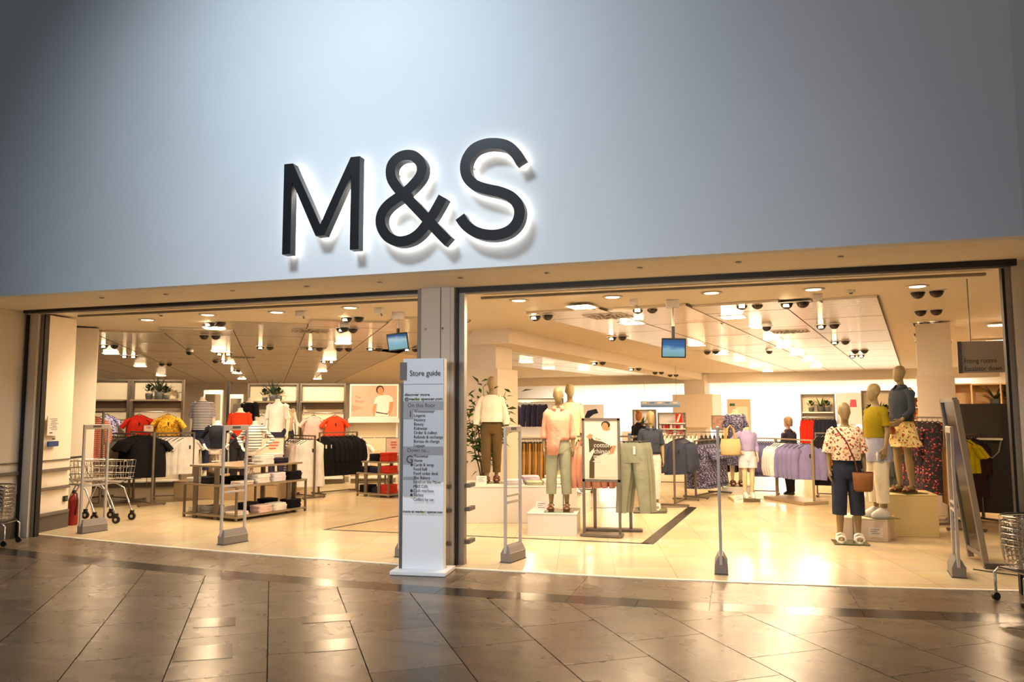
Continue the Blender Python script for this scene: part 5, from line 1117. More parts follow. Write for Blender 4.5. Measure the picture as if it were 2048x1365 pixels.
# ================================================================ LEFT WING WALL BAYS
WA = Vector((-13.69, 6.13)); WANG = math.radians(26); we = Vector((math.cos(WANG), math.sin(WANG))); wn = Vector((math.sin(WANG), -math.cos(WANG)))
def wp(u, off, z): p = WA+we*u+wn*off; return (p.x, p.y, z)
M_BACKP = mat('bay_back_panel', '#f0e0bd', 0.55)
def bay(u0, u1, h, label, shelf_z, rail_z, low_rail=True):
    w = u1-u0; p = wp((u0+u1)/2, 0, 0); t = thing('shelving_bay', label, 'shelving unit', p, WANG, 'wall bays in the left wing')
    MB().box(0, 0.06, h/2, w-0.05, 0.05, h-0.02).build('back_panel', M_BACKP, t)
    for s in (-1, 1): MB().box(s*(w/2-0.025), -0.02, h/2, 0.045, 0.11, h).build('upright', M_BRONZE, t)
    MB().box(0, -0.02, h-0.02, w-0.09, 0.10, 0.04).build('top_rail', M_BRONZE, t)
    MB().box(0, -0.16, shelf_z, w-0.09, 0.34, 0.035).build('shelf', mat('bay_shelf', '#8d7c62', 0.5), t); MB().box(0, 0.026, shelf_z-0.10, w-0.09, 0.012, 0.16).build('shelf_back', MATS['bay_shelf'], t)
    MB().tube([(-w/2+0.05, -0.20, rail_z), (w/2-0.05, -0.20, rail_z)], 0.013, 8).build('hanging_rail', M_CHROME, t)
    for s in (-1, 1): MB().bar((s*(w/2-0.06), 0.0, rail_z+0.05), (s*(w/2-0.06), -0.20, rail_z), 0.015).build('rail_bracket', M_BRONZE, t)
    MB().box(0, -0.18, 0.13, w-0.05, 0.42, 0.03).build('base_shelf', M_WHITE, t); MB().box(0, -0.16, 0.06, w-0.05, 0.36, 0.11).build('plinth', M_BRONZE, t)
    return t
bay(-0.62, 0.30, 2.44, 'leftmost wall bay, with the blue floral top', 1.96, 1.70); bay(0.34, 1.48, 2.44, 'second wall bay from the left, with red and yellow tops', 1.96, 1.70)
bay(2.90, 4.07, 2.36, 'third wall bay, with a spiky plant and white tees', 1.92, 1.66); bay(4.10, 5.17, 2.36, 'fourth wall bay from the left, with the orange tee', 1.92, 1.66)
def bay_top(g, u, z, label, grp): p = wp(u, 0.24, z); g.location = p; g.rotation_euler = (0, 0, WANG+0.12); g['label'] = label; g['group'] = grp
BG = 'tops facing out on the wall bays'
bay_top(garment('hanging_garment', 'top', BLUEFL, 0.46, 0.46, 0.20, 0.10, 1.0, 0.06), -0.10, 1.69, 'blue and white floral top on the leftmost bay', BG)
bay_top(garment('hanging_tee', 't-shirt', RED, 0.50, 0.48, 0.20, 0.11, 1.0, 0.06), 0.58, 1.69, 'red tee facing out on the second bay', BG); bay_top(garment('hanging_garment', 'top', YELFL, 0.50, 0.46, 0.22, 0.12, 1.0, 0.06), 1.20, 1.69, 'yellow floral top facing out on the second bay', BG)
bay_top(garment('hanging_tee', 't-shirt', cloth('#dccfc2'), 0.46, 0.60, 0.16, 0.10, 1.0, 0.06), 3.26, 1.65, 'pale grey tee with black tag behind the white figure', BG)
g = garment('hanging_tee', 't-shirt', WHITE, 0.46, 0.60, 0.16, 0.10, 1.0, 0.06, tagged=False); bay_top(g, 3.80, 1.65, 'white slogan tee with a red and black print on the chest', BG)
MB().box(0, -0.068, -0.235, 0.26, 0.008, 0.035).build('chest_print', RED, g); MB().box(0, -0.068, -0.285, 0.17, 0.008, 0.018).build('chest_print', BLACK, g)
bay_top(garment('hanging_tee', 't-shirt', cloth('#d9b3a5'), 0.46, 0.58, 0.16, 0.10, 1.0, 0.06, tagged=False), 4.44, 1.65, 'blush pink tee facing out on the fourth bay', BG); bay_top(garment('hanging_tee', 't-shirt', ORANGE, 0.48, 0.62, 0.17, 0.10, 1.0, 0.06), 4.93, 1.65, 'bright orange tee facing out on the fourth bay', BG)
bay_top(garment('hanging_tee', 't-shirt', WHITE, 0.48, 0.58, 0.16, 0.10, 1.0, 0.06), 5.52, 1.05, 'white tee with black tag below the woman poster', BG)
# poster unit right of the bays
pu = thing('poster_unit', 'white shelving unit under the large woman poster', 'shelving unit', wp(5.84, 0, 0), WANG)
for s in (-1, 1): MB().box(s*0.55, -0.02, 0.75, 0.045, 0.11, 1.5).build('upright', M_WHITE, pu)
MB().box(0, 0.06, 0.75, 1.06, 0.05, 1.48).build('back_panel', M_BACKP, pu); MB().box(0, -0.10, 1.47, 1.20, 0.32, 0.10).build('top_shelf', M_WHITE, pu); MB().tube([(-0.53, -0.22, 1.06), (0.53, -0.22, 1.06)], 0.013, 8).build('hanging_rail', M_CHROME, pu); MB().box(0, -0.18, 0.13, 1.05, 0.42, 0.03).build('base_shelf', M_WHITE, pu)
SKIN = mat('printed_skin', '#c48a5c', 0.7); HAIR = mat('printed_hair', '#3a251a', 0.7); PTEE = mat('printed_white_tee', '#efe0d2', 0.7); PBG = mat('printed_blush', '#d4a88f', 0.7); PTXT = mat('printed_red_text', '#d2654f', 0.7)
po = thing('wall_poster', 'large poster of a woman in a white tee in the left wing', 'poster', wp(5.84, 0.05, 1.525), WANG)
MB().box(0, 0, 0.41, 1.16, 0.03, 0.82).build('frame', M_WHITE, po); MB().box(0, -0.016, 0.41, 1.09, 0.006, 0.75).build('print', PBG, po)
def flat(parent, poly, y, m, name): return MB().prism(poly, y, y+0.0015).build(name, m, parent)
def oval(cx, cz, rx, rz_, n=18): return [(cx+rx*math.cos(2*PI*k/n), cz+rz_*math.sin(2*PI*k/n)) for k in range(n)]
flat(po, oval(0.135, 0.685, 0.095, 0.105), -0.0205, HAIR, 'printed_hair'); flat(po, oval(0.145, 0.665, 0.070, 0.088), -0.0225, SKIN, 'printed_face'); flat(po, [(0.11, 0.60), (0.19, 0.62), (0.23, 0.52), (0.12, 0.52)], -0.0215, SKIN, 'printed_neck')
flat(po, [(0.10, 0.545), (0.25, 0.56), (0.36, 0.55), (0.43, 0.50), (0.46, 0.40), (0.36, 0.38), (0.345, 0.12), (0.06, 0.12), (0.07, 0.36), (-0.01, 0.33), (0.02, 0.47)], -0.0220, PTEE, 'printed_tee')
flat(po, [(-0.005, 0.34), (0.06, 0.36), (0.03, 0.20), (0.05, 0.05), (-0.02, 0.05), (-0.04, 0.20)], -0.0215, SKIN, 'printed_arm'); flat(po, [(0.37, 0.385), (0.455, 0.40), (0.44, 0.22), (0.37, 0.05), (0.29, 0.05), (0.36, 0.20)], -0.0230, SKIN, 'printed_arm')
flat(po, [(0.03, 0.13), (0.35, 0.10), (0.35, 0.045), (0.02, 0.045)], -0.0235, PTEE, 'printed_jeans'); flat(po, [(0.05, 0.155), (0.33, 0.105), (0.33, 0.085), (0.05, 0.125)], -0.0240, HAIR, 'printed_belt')
flat(po, [(-0.54, 0.16), (-0.53, 0.33), (-0.26, 0.24)], -0.0205, mat('printed_shadow', '#b4967c', 0.7), 'printed_shape')
lettering('The', 0.085, PTXT, po, (-0.45, -0.021, 0.475), ext=0.0005); lettering('Fitted', 0.085, PTXT, po, (-0.45, -0.021, 0.375), ext=0.0005)
# mirrors and pale columns between the bays
s = thing('mirror_column', 'tall mirrored column between the left wall bays', 'mirror', wp(2.12, 0.0, 0), WANG)
MB().box(0, 0.05, 1.1, 0.42, 0.12, 2.2).build('column_body', M_WHITE, s); MB().box(0, -0.015, 1.15, 0.34, 0.012, 1.9).build('mirror_glass', mat('mirror_glass', '#c8c2b6', 0.05, metal=1.0), s)
s = thing('mirror_column', 'second mirrored column, with a dark edge, between the left wall bays', 'mirror', wp(2.64, 0.0, 0), WANG)
MB().box(0, 0.05, 1.05, 0.30, 0.12, 2.1).build('column_body', M_WHITE, s); MB().box(0, -0.015, 1.1, 0.24, 0.012, 1.8).build('mirror_glass', MATS['mirror_glass'], s); MB().box(-0.18, 0, 1.2, 0.05, 0.14, 2.4).build('dark_edge', M_DARK, s)
# plants on the bays
LEAFD = mat('dark_leaf', '#26361c', 0.5); LEAFG = mat('green_leaf', '#33521c', 0.45, var=0.2); POT = mat('slate_pot', '#4a4a4a', 0.6)
def spiky(x, y, z, rz, label, pots, sc=1.0, nb=18, m=None):
    t = thing('potted_plant', label, 'plant', (x, y, z), rz)
    for (dx, r, h) in pots: MB().lathe((dx, 0, 0.001), [(r*0.8, 0), (r, h*0.5), (r, h), (r*0.8, h)], 14).build('pot', POT, t)
    dx, r, h = pots[0]
    for k in range(nb):
        a = k*2.4; e = 0.35+0.85*((k*7) % nb)/nb; L_ = sc*(0.34+0.08*math.sin(k*3)); d = V(math.cos(a)*math.cos(e), math.sin(a)*math.cos(e)*0.6, math.sin(e)); b = V(dx, 0, h-0.02); sd = d.cross(V(0, 0, 1)).normalized()*0.022*sc
        mid = b+d*L_*0.5+V(0, 0, 0.01); tip = b+d*L_-V(0, 0, 0.03*(1-e)); up = sd.cross(d).normalized()*0.006
        mb = MB(); mb._add([b-sd*0.6, b+sd*0.6, mid+sd, tip, mid-sd, mid-up], [(0, 1, 2, 5), (2, 3, 5), (3, 4, 5), (4, 0, 5)], True); mb.build('leaf', m or LEAFD, t)
    for (dx, r, h) in pots[1:]:
        for k in range(16):
            a = k*2.4; e = 0.2+1.2*k/16; q = V(dx+0.09*sc*math.cos(a)*math.cos(e), 0.07*math.sin(a)*math.cos(e), h+0.02+0.15*sc*math.sin(e)); s1 = V(0.035*math.cos(a+1.5), 0.035*math.sin(a+1.5), 0.01); s2 = V(0.05*math.cos(a), 0.05*math.sin(a), 0.035)
            mb = MB(); mb._add([q-s2, q+s1, q+s2, q-s1], [(0, 1, 2), (0, 2, 3)], True); mb.build('leaf', m or LEAFD, t)
p = wp(0.92, 0.16, 1.979); spiky(*p, WANG, 'spiky plant in slate pots on the second wall bay', [(0.05, 0.10, 0.17), (-0.17, 0.08, 0.14), (0.20, 0.06, 0.10)], 1.15)
p = wp(3.48, 0.16, 1.939); spiky(*p, WANG, 'spiky plant in slate pots on the third wall bay', [(0.02, 0.09, 0.15), (-0.17, 0.06, 0.09), (0.15, 0.07, 0.12)], 1.1)

# ================================================================ PLINTHS
def plinth(label, poly, h, m=None, name='display_plinth'):
    cx = sum(p[0] for p in poly)/len(poly); cy = sum(p[1] for p in poly)/len(poly)
    t = thing(name, label, 'plinth', (cx, cy, 0)); q = [(p[0]-cx, p[1]-cy) for p in poly]
    MB().slab([(a*0.985, b*0.985) for a, b in q], 0.0, h-0.018).build('plinth_body', m or M_WHITE, t, 0.004); MB().slab(q, h-0.018, h).build('plinth_top', m or M_WHITE, t, 0.004); return t
plinth('long low white plinth under the cream blouse mannequin', [(-4.02, 2.93), (-2.36, 3.44), (-2.66, 4.42), (-4.32, 3.91)], 0.552)
plinth('small white plinth under the pink shirt mannequin', [(-2.80, 2.11), (-2.12, 2.21), (-2.20, 2.84), (-2.88, 2.74)], 0.302)
plinth('low white plinth under the mustard top mannequin', [(1.20, 2.90), (1.81, 2.82), (1.97, 3.24), (1.36, 3.40)], 0.287, mat('plinth_paint', '#e6d3bd', 0.45))
plinth('tall cream plinth under the denim jacket mannequin', [(1.86, 3.27), (2.54, 3.41), (2.52, 4.02), (1.92, 3.92)], 0.558, mat('plinth_cream', '#dfc98e', 0.45))
plinth('low cream plinth under the lilac shirt mannequin', [(-0.12, 6.76), (0.37, 6.95), (0.30, 7.45), (-0.22, 7.28)], 0.058, mat('plinth_cream2', '#e0c89a', 0.45))
plinth('low platform under the slate shirt mannequin', [(-1.70, 4.70), (-1.17, 4.83), (-1.20, 5.33), (-1.72, 5.20)], 0.026, M_KICK)
plinth('white box plinth under the dotted wrap dress', [(-0.35, 8.30), (0.22, 8.34), (0.18, 8.88), (-0.38, 8.84)], 0.12)
plinth('white box behind the poster, under the blush blouse mannequin', [(-3.02, 4.46), (-2.44, 4.46), (-2.44, 4.92), (-3.02, 4.92)], 0.34)
plinth('long beige plinth under the headless white figures', [(-10.75, 4.60), (-8.35, 4.55), (-8.55, 5.02), (-9.2, 6.9), (-10.9, 6.9)], 0.33, mat('plinth_beige', '#b29773', 0.5))
def card(label, x, y, z, rz, w=0.17, h=0.13, tilt=-0.2, frame=None, lines=3, m=None, name='price_card', ink=None):
    t = thing(name, label, 'card', (x, y, z), rz); o = MB().box(0, 0, h/2, w, 0.006, h).build('card_face', m or M_PAPER, t); o.rotation_euler = (tilt, 0, 0)
    for k in range(lines): MB().box(-w*0.12*(k % 2), -0.005, h*(0.78-0.2*k), w*(0.6-0.12*(k % 2)), 0.003, h*0.06).build('text_line', ink or M_MIDGREY, o)
    if frame: MB().box(0, 0.006, h/2, w+0.03, 0.006, h+0.03).build('card_frame', frame, o)
    return t
card('small white card at the feet of the cream blouse mannequin', -3.86, 3.30, 0.553, 0.30, 0.16, 0.13)
card('small white card leaning by the pink shirt mannequin', -2.66, 2.36, 0.303, 0.15, 0.16, 0.13)
card('white price card stuck to the low plinth beside the cropped jeans', 1.665, 2.835, 0.055, -0.15, 0.17, 0.125, 0.0)
card('white price card on the lilac mannequin plinth', -0.02, 6.72, 0.0, 0.2, 0.16, 0.13, -0.1)
# ================================================================ FOLDED GARMENTS AND TABLES
def folded_mesh(w, d, h):
    mb = MB(); rings = []
    for z, k in ((0, 0.95), (0.18, 1.0), (0.42, 0.985), (0.5, 0.955), (0.58, 0.99), (0.82, 0.985), (1.0, 0.92)):
        r = []
        for j in range(16):
            a = 2*PI*j/16; cx, sy = math.cos(a), math.sin(a); e = 0.35
            r.append((w/2*k*math.copysign(abs(cx)**e, cx), d/2*k*math.copysign(abs(sy)**e, sy), z*h))
        rings.append(r)
    return mb.loft(rings).mesh('folded')
FM = {}
def stack(x, y, z, rz, n, m, label, group, w=0.26, d=0.30, h=0.028):
    key = (m.name, w, d, h)
    if key not in FM: me = folded_mesh(w, d, h); me.materials.append(m); FM[key] = me
    for k in range(n):
        o = bpy.data.objects.new('folded_garment', FM[key]); COL.objects.link(o); o.location = (x+random.uniform(-.008, .008), y+random.uniform(-.008, .008), z+k*(h+0.0006)); o.rotation_euler = (0, 0, rz+random.uniform(-.06, .06))
        tag(o, label+(f', {NTH[n-1-k]} from the top' if n > 1 else ''), 'folded clothes', group)
def tbl(label, cx, cy, rz, wx, wy, tiers, posts):
    t = thing('display_table', label, 'table', (cx, cy, 0), rz)
    for (z, kx, ky) in tiers:
        MB().box(0, 0, z-0.015, wx*kx, wy*ky, 0.03).build('shelf_board', mat('taupe_laminate', '#8c7a60', 0.45), t, 0.003)
    for (px, py, z0, z1, w, d) in posts: MB().box(px, py, (z0+z1)/2, w, d, z1-z0).build('leg', M_BRONZE, t)
    return t
TX, TY, TR = -7.89, 2.99, -0.23
hx, hy = 0.63, 0.75
tbl('three-tier taupe display table of folded tees in the left wing', TX, TY, TR, 1.26, 1.50, [(0.075, 1, 1), (0.545, 1, 1), (0.835, 0.93, 0.90)],
    [(sx*(hx-0.02), sy*(hy-0.02), 0.0, 0.52, 0.03, 0.03) for sx in (-1, 1) for sy in (-1, 1)]+[(-0.36, -hy+0.03, 0.0, 0.81, 0.09, 0.03), (0.14, -hy+0.03, 0.0, 0.81, 0.09, 0.03), (-0.36, hy-0.08, 0.0, 0.81, 0.09, 0.03), (0.40, hy-0.08, 0, 0.81, 0.09, 0.03), (0.50, hy-0.30, 0, 0.81, 0.03, 0.08)])
def on_table(lx, ly, z, n, m, label, group, rz=0.0, w=0.26, d=0.30):
    c, s_ = math.cos(TR), math.sin(TR); stack(TX+c*lx-s_*ly, TY+s_*lx+c*ly, z+0.001, TR+rz, n, m, label, group, w, d)
GF = 'folded clothes on the front table'
PATT = spots('small_dot_print', '#e9dfd2', ['#3a3338', '#e9dfd2'], 60, 0.4)
for lx, ly, z, n, m, l in [
    (-0.47, -0.55, 0.075, 3, PATT, 'patterned folded tee on the table bottom, left'), (-0.16, -0.55, 0.075, 4, GREYC, 'grey folded tee on the table bottom'), (0.42, -0.55, 0.075, 2, cloth('#ecd9c4'), 'cream folded tee at the table bottom front corner'), (0.22, -0.15, 0.075, 5, CHARCOAL, 'charcoal folded tee on the table bottom'),
    (0.47, -0.12, 0.075, 4, cloth('#e8c9bd'), 'pale pink folded tee on the table bottom'), (0.47, 0.20, 0.075, 4, WHITE, 'white folded tee on the table bottom'), (0.45, 0.54, 0.075, 5, BLACK, 'black folded tee at the table bottom back corner'), (0.05, 0.40, 0.075, 5, BLACK, 'black folded tee deep on the table bottom'),
    (-0.49, -0.57, 0.545, 3, PATT, 'patterned folded tee on the middle tier, left'), (-0.15, -0.57, 0.545, 4, CHARCOAL, 'charcoal folded tee on the middle tier'), (0.18, -0.42, 0.545, 4, BLACK, 'black folded tee on the middle tier'), (0.45, -0.50, 0.545, 2, cloth('#f0d9c8'), 'blush folded tee on the middle tier front corner'),
    (0.46, -0.16, 0.545, 5, WHITE, 'white folded tee on the middle tier'), (0.46, 0.18, 0.545, 5, cloth('#efe4ea'), 'lilac-white folded tee on the middle tier'), (0.46, 0.54, 0.545, 5, BLACK, 'black folded tee on the middle tier back corner'),
    (0.42, -0.05, 0.835, 5, WHITE, 'white folded tee on the table top'), (0.42, 0.27, 0.835, 3, cloth('#2a2736'), 'navy folded tee on the table top right'), (0.12, 0.05, 0.835, 3, GREYC, 'grey folded tee on the table top between the busts'), (0.14, 0.42, 0.835, 5, cloth('#f4eee2'), 'ivory folded tee at the back of the table top')]:
    on_table(lx, ly, z, n, m, l, GF)
tbl('small taupe display table of black and red folded tees', -6.86, 6.16, -0.28, 0.86, 0.86, [(0.075, 1, 1), (0.47, 1, 1), (0.695, 0.82, 0.88)],
    [(sx*0.41, sy*0.41, 0.0, 0.45, 0.03, 0.03) for sx in (-1, 1) for sy in (-1, 1)]+[(-0.20, -0.40, 0, 0.67, 0.07, 0.03), (0.16, -0.40, 0, 0.67, 0.07, 0.03), (-0.20, 0.36, 0, 0.67, 0.07, 0.03), (0.16, 0.36, 0, 0.67, 0.07, 0.03)])
TX, TY, TR = -6.86, 6.16, -0.28
G2 = 'folded clothes on the small table'; REDF = cloth('#b93320')
for lx, ly, z, n, m, l in [(-0.28, -0.25, 0.075, 5, BLACK, 'black folded tee on the small table bottom'), (0.02, -0.2, 0.075, 4, CHARCOAL, 'charcoal folded tee on the small table bottom'), (0.28, -0.25, 0.075, 6, REDF, 'red folded tee on the small table bottom'), (-0.28, -0.26, 0.47, 4, BLACK, 'black folded tee on the small table middle'), (0.0, -0.26, 0.47, 4, NAVY, 'navy folded tee on the small table middle'), (0.28, -0.26, 0.47, 5, REDF, 'red folded tee on the small table middle'),
                           (-0.08, -0.18, 0.695, 5, BLACK, 'black folded tee on the small table top'), (0.20, -0.18, 0.695, 6, REDF, 'red folded tee on the small table top'), (0.02, 0.18, 0.695, 3, cloth('#caa07a'), 'tan folded tee at the back of the small table')]:
    on_table(lx, ly, z, n, m, l, G2)
# folded jeans along the long plinth, coloured stacks further back
for i, (x, y, m, n, l) in enumerate([(-3.36, 3.40, cloth('#d9cfd2'), 3, 'pale folded jeans on the long plinth, nearest the cream blouse'), (-3.06, 3.50, cloth('#b9bb98'), 2, 'sage folded jeans on the long plinth'), (-2.80, 3.56, cloth('#efe6da'), 3, 'ivory folded jeans on the long plinth behind pink shirt'), (-3.20, 3.80, cloth('#c8b8c8'), 4, 'lilac folded jeans at the back of the long plinth'), (-2.58, 3.66, cloth('#a9b48f'), 3, 'green folded jeans at the right end of the long plinth'), (-2.86, 3.92, cloth('#d6c6a8'), 4, 'beige folded jeans at the back of the long plinth')]):
    stack(x, y, 0.553, 0.3, n, m, l, 'folded jeans on the long plinth', 0.28, 0.34, 0.026)
t = tbl('low table of bright folded knits behind the pink shirt', -3.08, 7.05, 0.2, 0.7, 0.6, [(0.50, 1, 1), (0.78, 1, 1)], [(sx*0.32, sy*0.27, 0, 0.75, 0.04, 0.04) for sx in (-1, 1) for sy in (-1, 1)])
for x, y, m, l in ((-3.20, 6.92, YELLOW, 'yellow'), (-2.92, 6.98, cloth('#b04a18'), 'rust')): stack(x, y, 0.781, 0.2, 3, m, f'{l} folded knit on the low table top', 'bright folded knits'); stack(x, y, 0.501, 0.2, 4, cloth('#22222a') if l == 'yellow' else cloth('#c98a1a'), f'{"black" if l == "yellow" else "amber"} folded knit on the lower board', 'bright folded knits')
rail_rack('clothes_rack', 'short rack of magenta and black tops left of the blush blouse', (-3.40, 7.75), (-2.98, 7.80), 1.26)
g = garment('hanging_garment', 'top', cloth('#8c1140'), 0.40, 0.40, 0.20, 0.09, 1.0, 0.05); row(g, (-3.32, 7.76, 1.26), (-3.20, 7.77, 1.26), 2, 0.6, 'magenta top hanging left of the blush blouse', 'magenta tops'); g = garment('hanging_garment', 'top', BLACK, 0.40, 0.44, 0.20, 0.09, 1.0, 0.05); row(g, (-3.14, 7.78, 1.26), (-3.02, 7.79, 1.26), 2, 0.6, 'black top hanging beside the magenta tops', 'black tops beside magenta')

# ================================================================ SIGNS AND POSTER STAND
def table_sign(label, x, y, z, rz, w, h, leg, lines):
    t = thing('sign_holder', label, 'sign', (x, y, z), rz)
    MB().box(0, 0, 0.006, 0.16, 0.10, 0.012).build('foot', M_BRONZE, t); MB().cyl((0, 0, 0.01), (0, 0, leg), 0.008, n=8).build('pole', M_BRONZE, t)
    MB().box(0, 0, leg+h/2, w, 0.02, h).build('frame', M_BRONZE, t); pn = MB().box(0, -0.012, leg+h/2, w-0.025, 0.006, h-0.025).build('sign_face', mat('sign_blush', '#eccdb4', 0.6), t)
    for k, (a, b) in enumerate(lines): MB().box(a, -0.017, leg+h*(0.72-0.17*k), b, 0.003, h*0.085).build('text_line', PTXT, pn)
table_sign('framed sign with red lettering on the front table', -7.72, 3.45, 0.836, 0.30, 0.40, 0.30, 0.11, [(0, 0.22), (0.0, 0.20), (0.0, 0.12)])
table_sign('small framed sign with red lettering on the small table', -6.80, 6.34, 0.696, 0.25, 0.33, 0.32, 0.13, [(0, 0.12), (0, 0.13), (0, 0.08)])
t = table_sign('small white sign beside the red tee on the second bay', *wp(0.86, 0.46, 0.0), WANG, 0.22, 0.16, 1.24, [(0, 0.10), (0, 0.08)])
t = thing('poster_stand', 'free-standing poster of a woman advertising cotton chinos', 'poster stand', (-1.80, 2.31, 0), 0.0)
for s in (-1, 1): MB().box(s*0.245, 0, 0.80, 0.035, 0.035, 1.57).build('upright', M_BRONZE, t)
MB().box(0, 0.0, 0.02, 0.56, 0.22, 0.03).build('foot', M_BRONZE, t, 0.004)
for z in (0.745, 1.575): MB().box(0, 0, z, 0.52, 0.035, 0.035).build('cross_bar', M_BRONZE, t)
pr = MB().box(0, -0.004, 1.16, 0.455, 0.012, 0.80).build('print', mat('print_cream', '#f3e4cf', 0.6), t)
POL = mat('printed_olive', '#4d4027', 0.7); PWH = mat('printed_ivory', '#f6ecdc', 0.7); PCUBE = mat('printed_cube', '#efdcc6', 0.7)
def fl2(poly, y, m, n): return flat(pr, poly, y, m, n)
fl2(oval(0.070, 1.500, 0.062, 0.050), -0.0120, HAIR, 'printed_hair'); fl2(oval(0.060, 1.478, 0.042, 0.052), -0.0135, SKIN, 'printed_face'); fl2([(0.07, 1.45), (0.12, 1.47), (0.14, 1.40), (0.08, 1.38)], -0.0125, SKIN, 'printed_neck')
fl2([(0.04, 1.40), (0.13, 1.43), (0.20, 1.40), (0.215, 1.20), (0.17, 1.16), (0.04, 1.22), (0.02, 1.30)], -0.0128, PWH, 'printed_shirt'); fl2([(0.16, 1.22), (0.21, 1.22), (0.17, 1.12), (0.10, 1.10), (0.11, 1.13)], -0.0138, SKIN, 'printed_hand')
fl2([(-0.20, 1.34), (-0.15, 1.38), (-0.11, 1.36), (-0.14, 1.30)], -0.0140, SKIN, 'printed_hand')
fl2([(-0.17, 1.34), (-0.12, 1.32), (-0.09, 1.29), (0.02, 1.27), (0.15, 1.21), (0.16, 1.14), (0.05, 1.12), (-0.09, 1.05), (-0.095, 0.775), (-0.165, 0.775), (-0.16, 1.0), (-0.10, 1.12), (-0.09, 1.19), (-0.16, 1.12)], -0.0132, POL, 'printed_trousers')
fl2([(-0.09, 1.02), (0.05, 1.10), (0.21, 1.06), (0.21, 0.79), (-0.085, 0.79)], -0.0125, PCUBE, 'printed_cube')
for w, sz, z in (('cotton', 0.088, 1.195), ('chinos', 0.088, 1.112)): lettering(w, sz, PWH, pr, (-0.10, -0.0150, z), ext=0.0005)
lettering('The', 0.05, M_KICK, pr, (-0.08, -0.0150, 1.29), ext=0.0004)
for k in range(4): MB().box(-0.05-0.008*(k % 2), -0.0150, 1.075-0.024*k, 0.11-0.02*(k % 3), 0.001, 0.010).build('text_line', PWH, pr)

# ================================================================ TREE BEHIND THE CREAM BLOUSE
t = thing('potted_tree', 'leafy green indoor tree behind the cream blouse mannequin', 'tree', (-4.12, 4.22, 0.0))
MB().lathe((0, 0, 0), [(0.13, 0), (0.17, 0.30), (0.17, 0.40), (0.15, 0.40)], 20).build('pot', POT, t)
trk = MB(); tips = []
for k in range(9):
    a = k*2.4; r = 0.24+0.20*((k*5) % 9)/9; b0 = V(0.03*math.cos(a), 0.03*math.sin(a), 0.38); h = 1.0+1.02*((k*4+2) % 9)/9
    P = [b0, b0+V(0.06*math.cos(a), 0.06*math.sin(a), h*0.35), V(r*0.7*math.cos(a), r*0.5*math.sin(a), 0.5+h*0.62), V(r*1.15*math.cos(a), r*0.7*math.sin(a), 0.62+h*0.78)]
    trk.tube(P, [0.016, 0.012, 0.008, 0.004], 6); tips.append(P)
trk.build('stems', mat('bark', '#4a3a26', 0.8), t)
lv = MB(); lv._add([(0, 0, 0), (0.022, 0.05, 0.006), (0, 0.115, -0.012), (-0.022, 0.05, 0.006), (0, 0.05, -0.004)], [(0, 1, 4), (1, 2, 4), (2, 3, 4), (3, 0, 4)], True); lme = lv.mesh('leaf'); lme.materials.append(LEAFG)
rnd = random.Random(3)
for k in range(300):
    P = tips[k % 9]; u = rnd.uniform(1.1, 3.0); i = min(2, int(u)); c = P[i].lerp(P[i+1], u-i)
    o = bpy.data.objects.new('leaf', lme); COL.objects.link(o); o.parent = t
    o.location = c+V(rnd.gauss(0, 0.10), rnd.gauss(0, 0.07), rnd.gauss(0, 0.08)); o.rotation_euler = (rnd.uniform(-0.7, 0.9), rnd.uniform(-0.8, 0.8), rnd.uniform(0, 6.28)); sc_ = rnd.uniform(1.2, 1.9); o.scale = (sc_, sc_, sc_)

# ================================================================ RIGHT EDGE: MIRROR STAND, SHELVES
t = thing('leaning_mirror', 'tall leaning mirror in a grey frame behind the right gate, seen edge-on', 'mirror', (2.50, 1.32, 0))
for y in (0.0, 0.56): MB().bar((0, y, 0.03), (-0.21, y-0.02, 1.80), 0.055, 0.055).build('frame_post', M_STEEL, t)
for k in (0.06, 1.0): MB().bar((-0.21*k, 0, 0.03+1.77*k), (-0.21*k, 0.56, 0.03+1.77*k), 0.05, 0.05).build('frame_bar', M_STEEL, t)
MB().bar((-0.02, 0.0, 0.03), (0.46, 0.02, 0.03), 0.06, 0.06).build('foot_bar', M_KICK, t)
MB().hexa([(-0.025, 0.03, 0.15), (-0.025, 0.53, 0.15), (-0.005, 0.53, 0.15), (-0.005, 0.03, 0.15), (-0.215, 0.03, 1.78), (-0.215, 0.53, 1.78), (-0.195, 0.53, 1.78), (-0.195, 0.03, 1.78)]).build('dark_panel', mat('dark_glass', '#0c0b0c', 0.18), t)
MB().tube([(-0.15, -0.10, 0.008), (0.05, -0.25, 0.008), (0.25, -0.35, 0.008), (0.42, -0.22, 0.008)], 0.006, 6).build('cable', M_BLACK, t)
t = thing('display_board', 'dark olive fabric-covered board behind the leaning mirror', 'board', (3.68, 5.30, 0), -0.30)
MB().box(0, 0, 0.95, 0.72, 0.05, 1.66).build('board_panel', mat('dark_olive_board', '#2b261b', 0.7), t); MB().box(0.28, -0.03, 0.95, 0.16, 0.02, 1.66).build('black_strip', M_BLACK, t); MB().box(-0.02, -0.05, 1.24, 0.44, 0.06, 0.03).build('bar', CREAM2, t)
MB().tube([(-0.12, -0.05, 1.20), (-0.08, -0.05, 1.02), (0.05, -0.05, 0.95), (0.14, -0.05, 1.05), (0.18, -0.05, 1.22)], 0.012, 8).build('rope', M_STEEL, t)
for s in (-1, 1): MB().box(s*0.30, 0, 0.06, 0.05, 0.35, 0.12).build('foot', M_BLACK, t)
